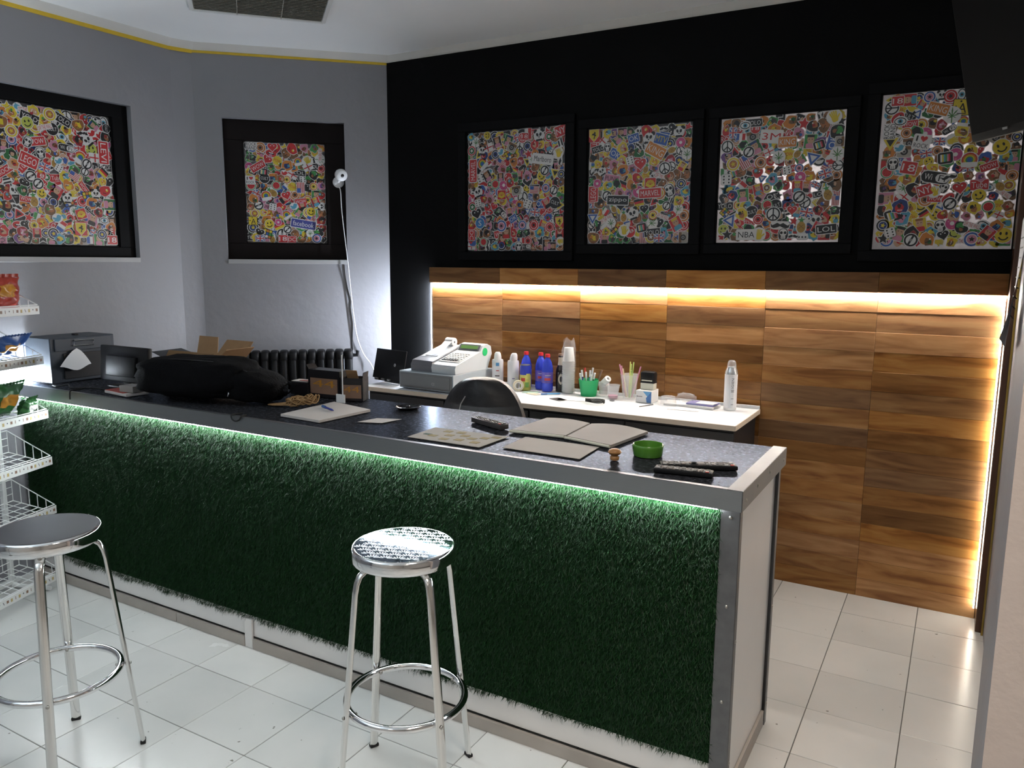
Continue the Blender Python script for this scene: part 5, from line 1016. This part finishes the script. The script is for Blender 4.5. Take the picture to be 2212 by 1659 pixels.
# ------------------------------------------------------------------ radiator, camera, cables, vent, television
def onA(s, off, z): p = PA0+(PA1-PA0).normalized()*s+nA*off; return (p.x, p.y, z)
t = thing('radiator', 'black column radiator on the slanted grey wall', 'radiator', onA(.53, .085, .12), ARZ)
for k in range(13):
    x = -.345+.0575*k
    s_ = MB(); 
    for y in (-.045, .045): s_.tube([(x, y, .04), (x, y, .91)], .024, 10, flat=1.0, up=(1, 0, 0))
    s_.blob(.0285, .072, .036, .5, .5, 16, 8, T=Matrix.Translation((x, 0, .925))); s_.blob(.026, .068, .032, .6, .6, 16, 8, T=Matrix.Translation((x, 0, .035))); s_.box((x, 0, .48), (.012, .09, .86))
    s_.obj('section', 'radiator', t, smooth=50)
MB().tube([(.36, 0, .92), (.40, 0, .92), (.405, 0, .95)], .012, 8).obj('valve', 'radiator', t)
MB().box((0, .066, .5), (.5, .034, .03)).obj('bracket', 'radiator', t, smooth=0)
MB().box((-.3, 0, -.055), (.03, .03, .13)).obj('foot', 'radiator', t, smooth=0); MB().box((.3, 0, -.055), (.03, .03, .13)).obj('foot', 'radiator', t, smooth=0)
t = thing('security_camera', 'small white indoor security camera on the brown window frame', 'camera', onA(.845, -.048, 2.147), ARZ)
MB().lathe([(.0001, 0), (.034, 0), (.036, .004), (.030, .016), (.012, .024), (.0001, .025)], 28, T=rotm(PI/2)).obj('mount', 'white_plastic', t, smooth=50)
MB().tube([(0, -.02, 0), (.008, -.05, .02)], .010, 10).obj('arm', 'white_plastic', t)
TC = Matrix.Translation((.014, -.068, .040)) @ rotm(PI/2+.25, 0, .35)
MB().lathe([(.0001, -.030), (.024, -.028), (.036, -.014), (.039, .008), (.036, .022), (.030, .027), (.0001, .027)], 28, T=TC).obj('head', 'white_plastic', t, smooth=50)
MB().lathe([(.0001, .0295), (.009, .0290), (.011, .0272)], 18, T=TC).obj('lens', 'black_gloss', t)
cable('camera_cable', 'white cable hanging down the wall from the security camera', [onA(.850, -.02, 2.115), onA(.855, .02, 2.08), onA(.860, .02, 1.95), onA(.881, .022, 1.72), onA(.890, .03, 1.62), onA(.901, .02, 1.48), onA(.917, .018, 1.30), onA(.938, .02, 1.146), onA(.975, .02, 1.04), onA(1.02, .03, .975), onA(1.04, .06, .93)], .0032, 'white_plastic')
cable('wall_cable', 'grey painted cable running down the wall beside the white cable', [onA(.866, .004, 1.622), onA(.872, .004, 1.55), onA(.884, .004, 1.47), onA(.903, .004, 1.39), onA(.900, .004, 1.34), onA(.912, .004, 1.24), onA(.906, .004, 1.16), onA(.909, .004, 1.06)], .0035, 'button')
VA = math.atan2(.505, .447)
t = thing('ceiling_vent', 'rectangular slatted metal vent in the white ceiling', 'vent', (-3.18, 2.98, ZC-.001), VA)
vb = MB(); VL, VD = .66, .42
for s in (-1, 1): vb.box((0, s*VD/2, -.006), (VL, .022, .014), b=.002); vb.box((s*VL/2, 0, -.006), (.022, VD, .014), b=.002)
vb.obj('frame', 'wire_white', t, smooth=0); MB().box((0, 0, -.0015), (VL, VD, .002)).obj('backing', 'vent_dark', t, smooth=0)
for k in range(17): MB().box((0, -VD/2+.022+k*.0235, -.007), (VL-.03, .018, .0015), R=rotm(.55)).obj('slat', 'vent', t, smooth=0)
for x in (-.11, .11): MB().box((x, 0, -.011), (.004, VD, .004)).obj('crossbar', 'vent', t, smooth=0)
TVZ = -.5
t = thing('television', 'dark flat television on a bracket tilted down near the black wall', 'television', (.014, 2.60, 2.00), math.radians(-60))
TV = rotm(math.radians(14), 0, 0)
b = MB().box((.27, .0, .19), (.60, .045, .40), b=.008).obj('housing', 'tv_black', t); b.matrix_local = TV
b = MB().box((.27, -.0235, .195), (.575, .002, .365)).obj('screen', 'tv_black', t, smooth=0); b.matrix_local = TV
b = MB().box((.13, -.0245, .008), (.02, .003, .006)).obj('power_light', 'button', t, smooth=0); b.matrix_local = TV
MB().tube([(.27, .02, .20), (.27, .15, .22), (.27, .15, .88)], .018, 8).obj('ceiling_bracket', 'black_plastic', t)
# ------------------------------------------------------------------ ceiling panels and uplighter added out of view to brighten the room
LAMP_L = ['between the stool and the counter end', 'over the customer area by the left wall', 'over the entrance beside the pink wall', 'at the back of the room']
for (x, y, c_), l_ in zip(PANELS, LAMP_L):
    t = thing('added_ceiling_light', 'added, unseen square louvred ceiling panel light '+l_, 'light', (x, y, ZC)); b = MB()
    for q in (-1, 1): b.box((q*.27, 0, -.03), (.02, .56, .058), b=.002); b.box((0, q*.27, -.03), (.52, .02, .058), b=.002)
    b.obj('housing', 'white_plastic', t, smooth=0); MB().box((0, 0, -.008), (.52, .52, .012)).obj('diffuser', 'added_lamp_panel', t, smooth=0)
    L = bpy.data.lights.new('added_panel_light', 'AREA'); L.shape = 'SQUARE'; L.size = .5; L.energy = PANEL_W*(2.1 if y > .9 else .5); L.color = c_; L.spread = math.radians(125)
    o = bpy.data.objects.new('added_panel_light', L); C.objects.link(o); o.location = (x, y, ZC-.02)
t = thing('added_floor_lamp', 'added, unseen slim black torchiere floor lamp brightening the ceiling by the left wall', 'lamp', (-2.9, -.5, 0))  # uplighter added behind the camera to lift the ceiling brightness
MB().lathe([(.0001, 0), (.14, 0), (.14, .012), (.02, .03), (.0001, .03)], 28).obj('base', 'black_plastic', t); MB().tube([(0, 0, .03), (0, 0, 1.46)], .012, 10).obj('pole', 'black_plastic', t)
MB().lathe([(.014, 1.45), (.06, 1.47), (.17, 1.56), (.172, 1.56), (.06, 1.462), (.014, 1.445)], 32, cap=False).obj('bowl_shade', 'black_plastic', t, smooth=50)
L = bpy.data.lights.new('added_torchiere_light', 'AREA'); L.shape = 'DISK'; L.size = .26; L.energy = UPLIGHT_W; L.color = (.74, .89, 1)
o = bpy.data.objects.new('added_torchiere_light', L); C.objects.link(o); o.location = (-2.9, -.5, 1.555); o.rotation_euler = (PI, 0, 0)
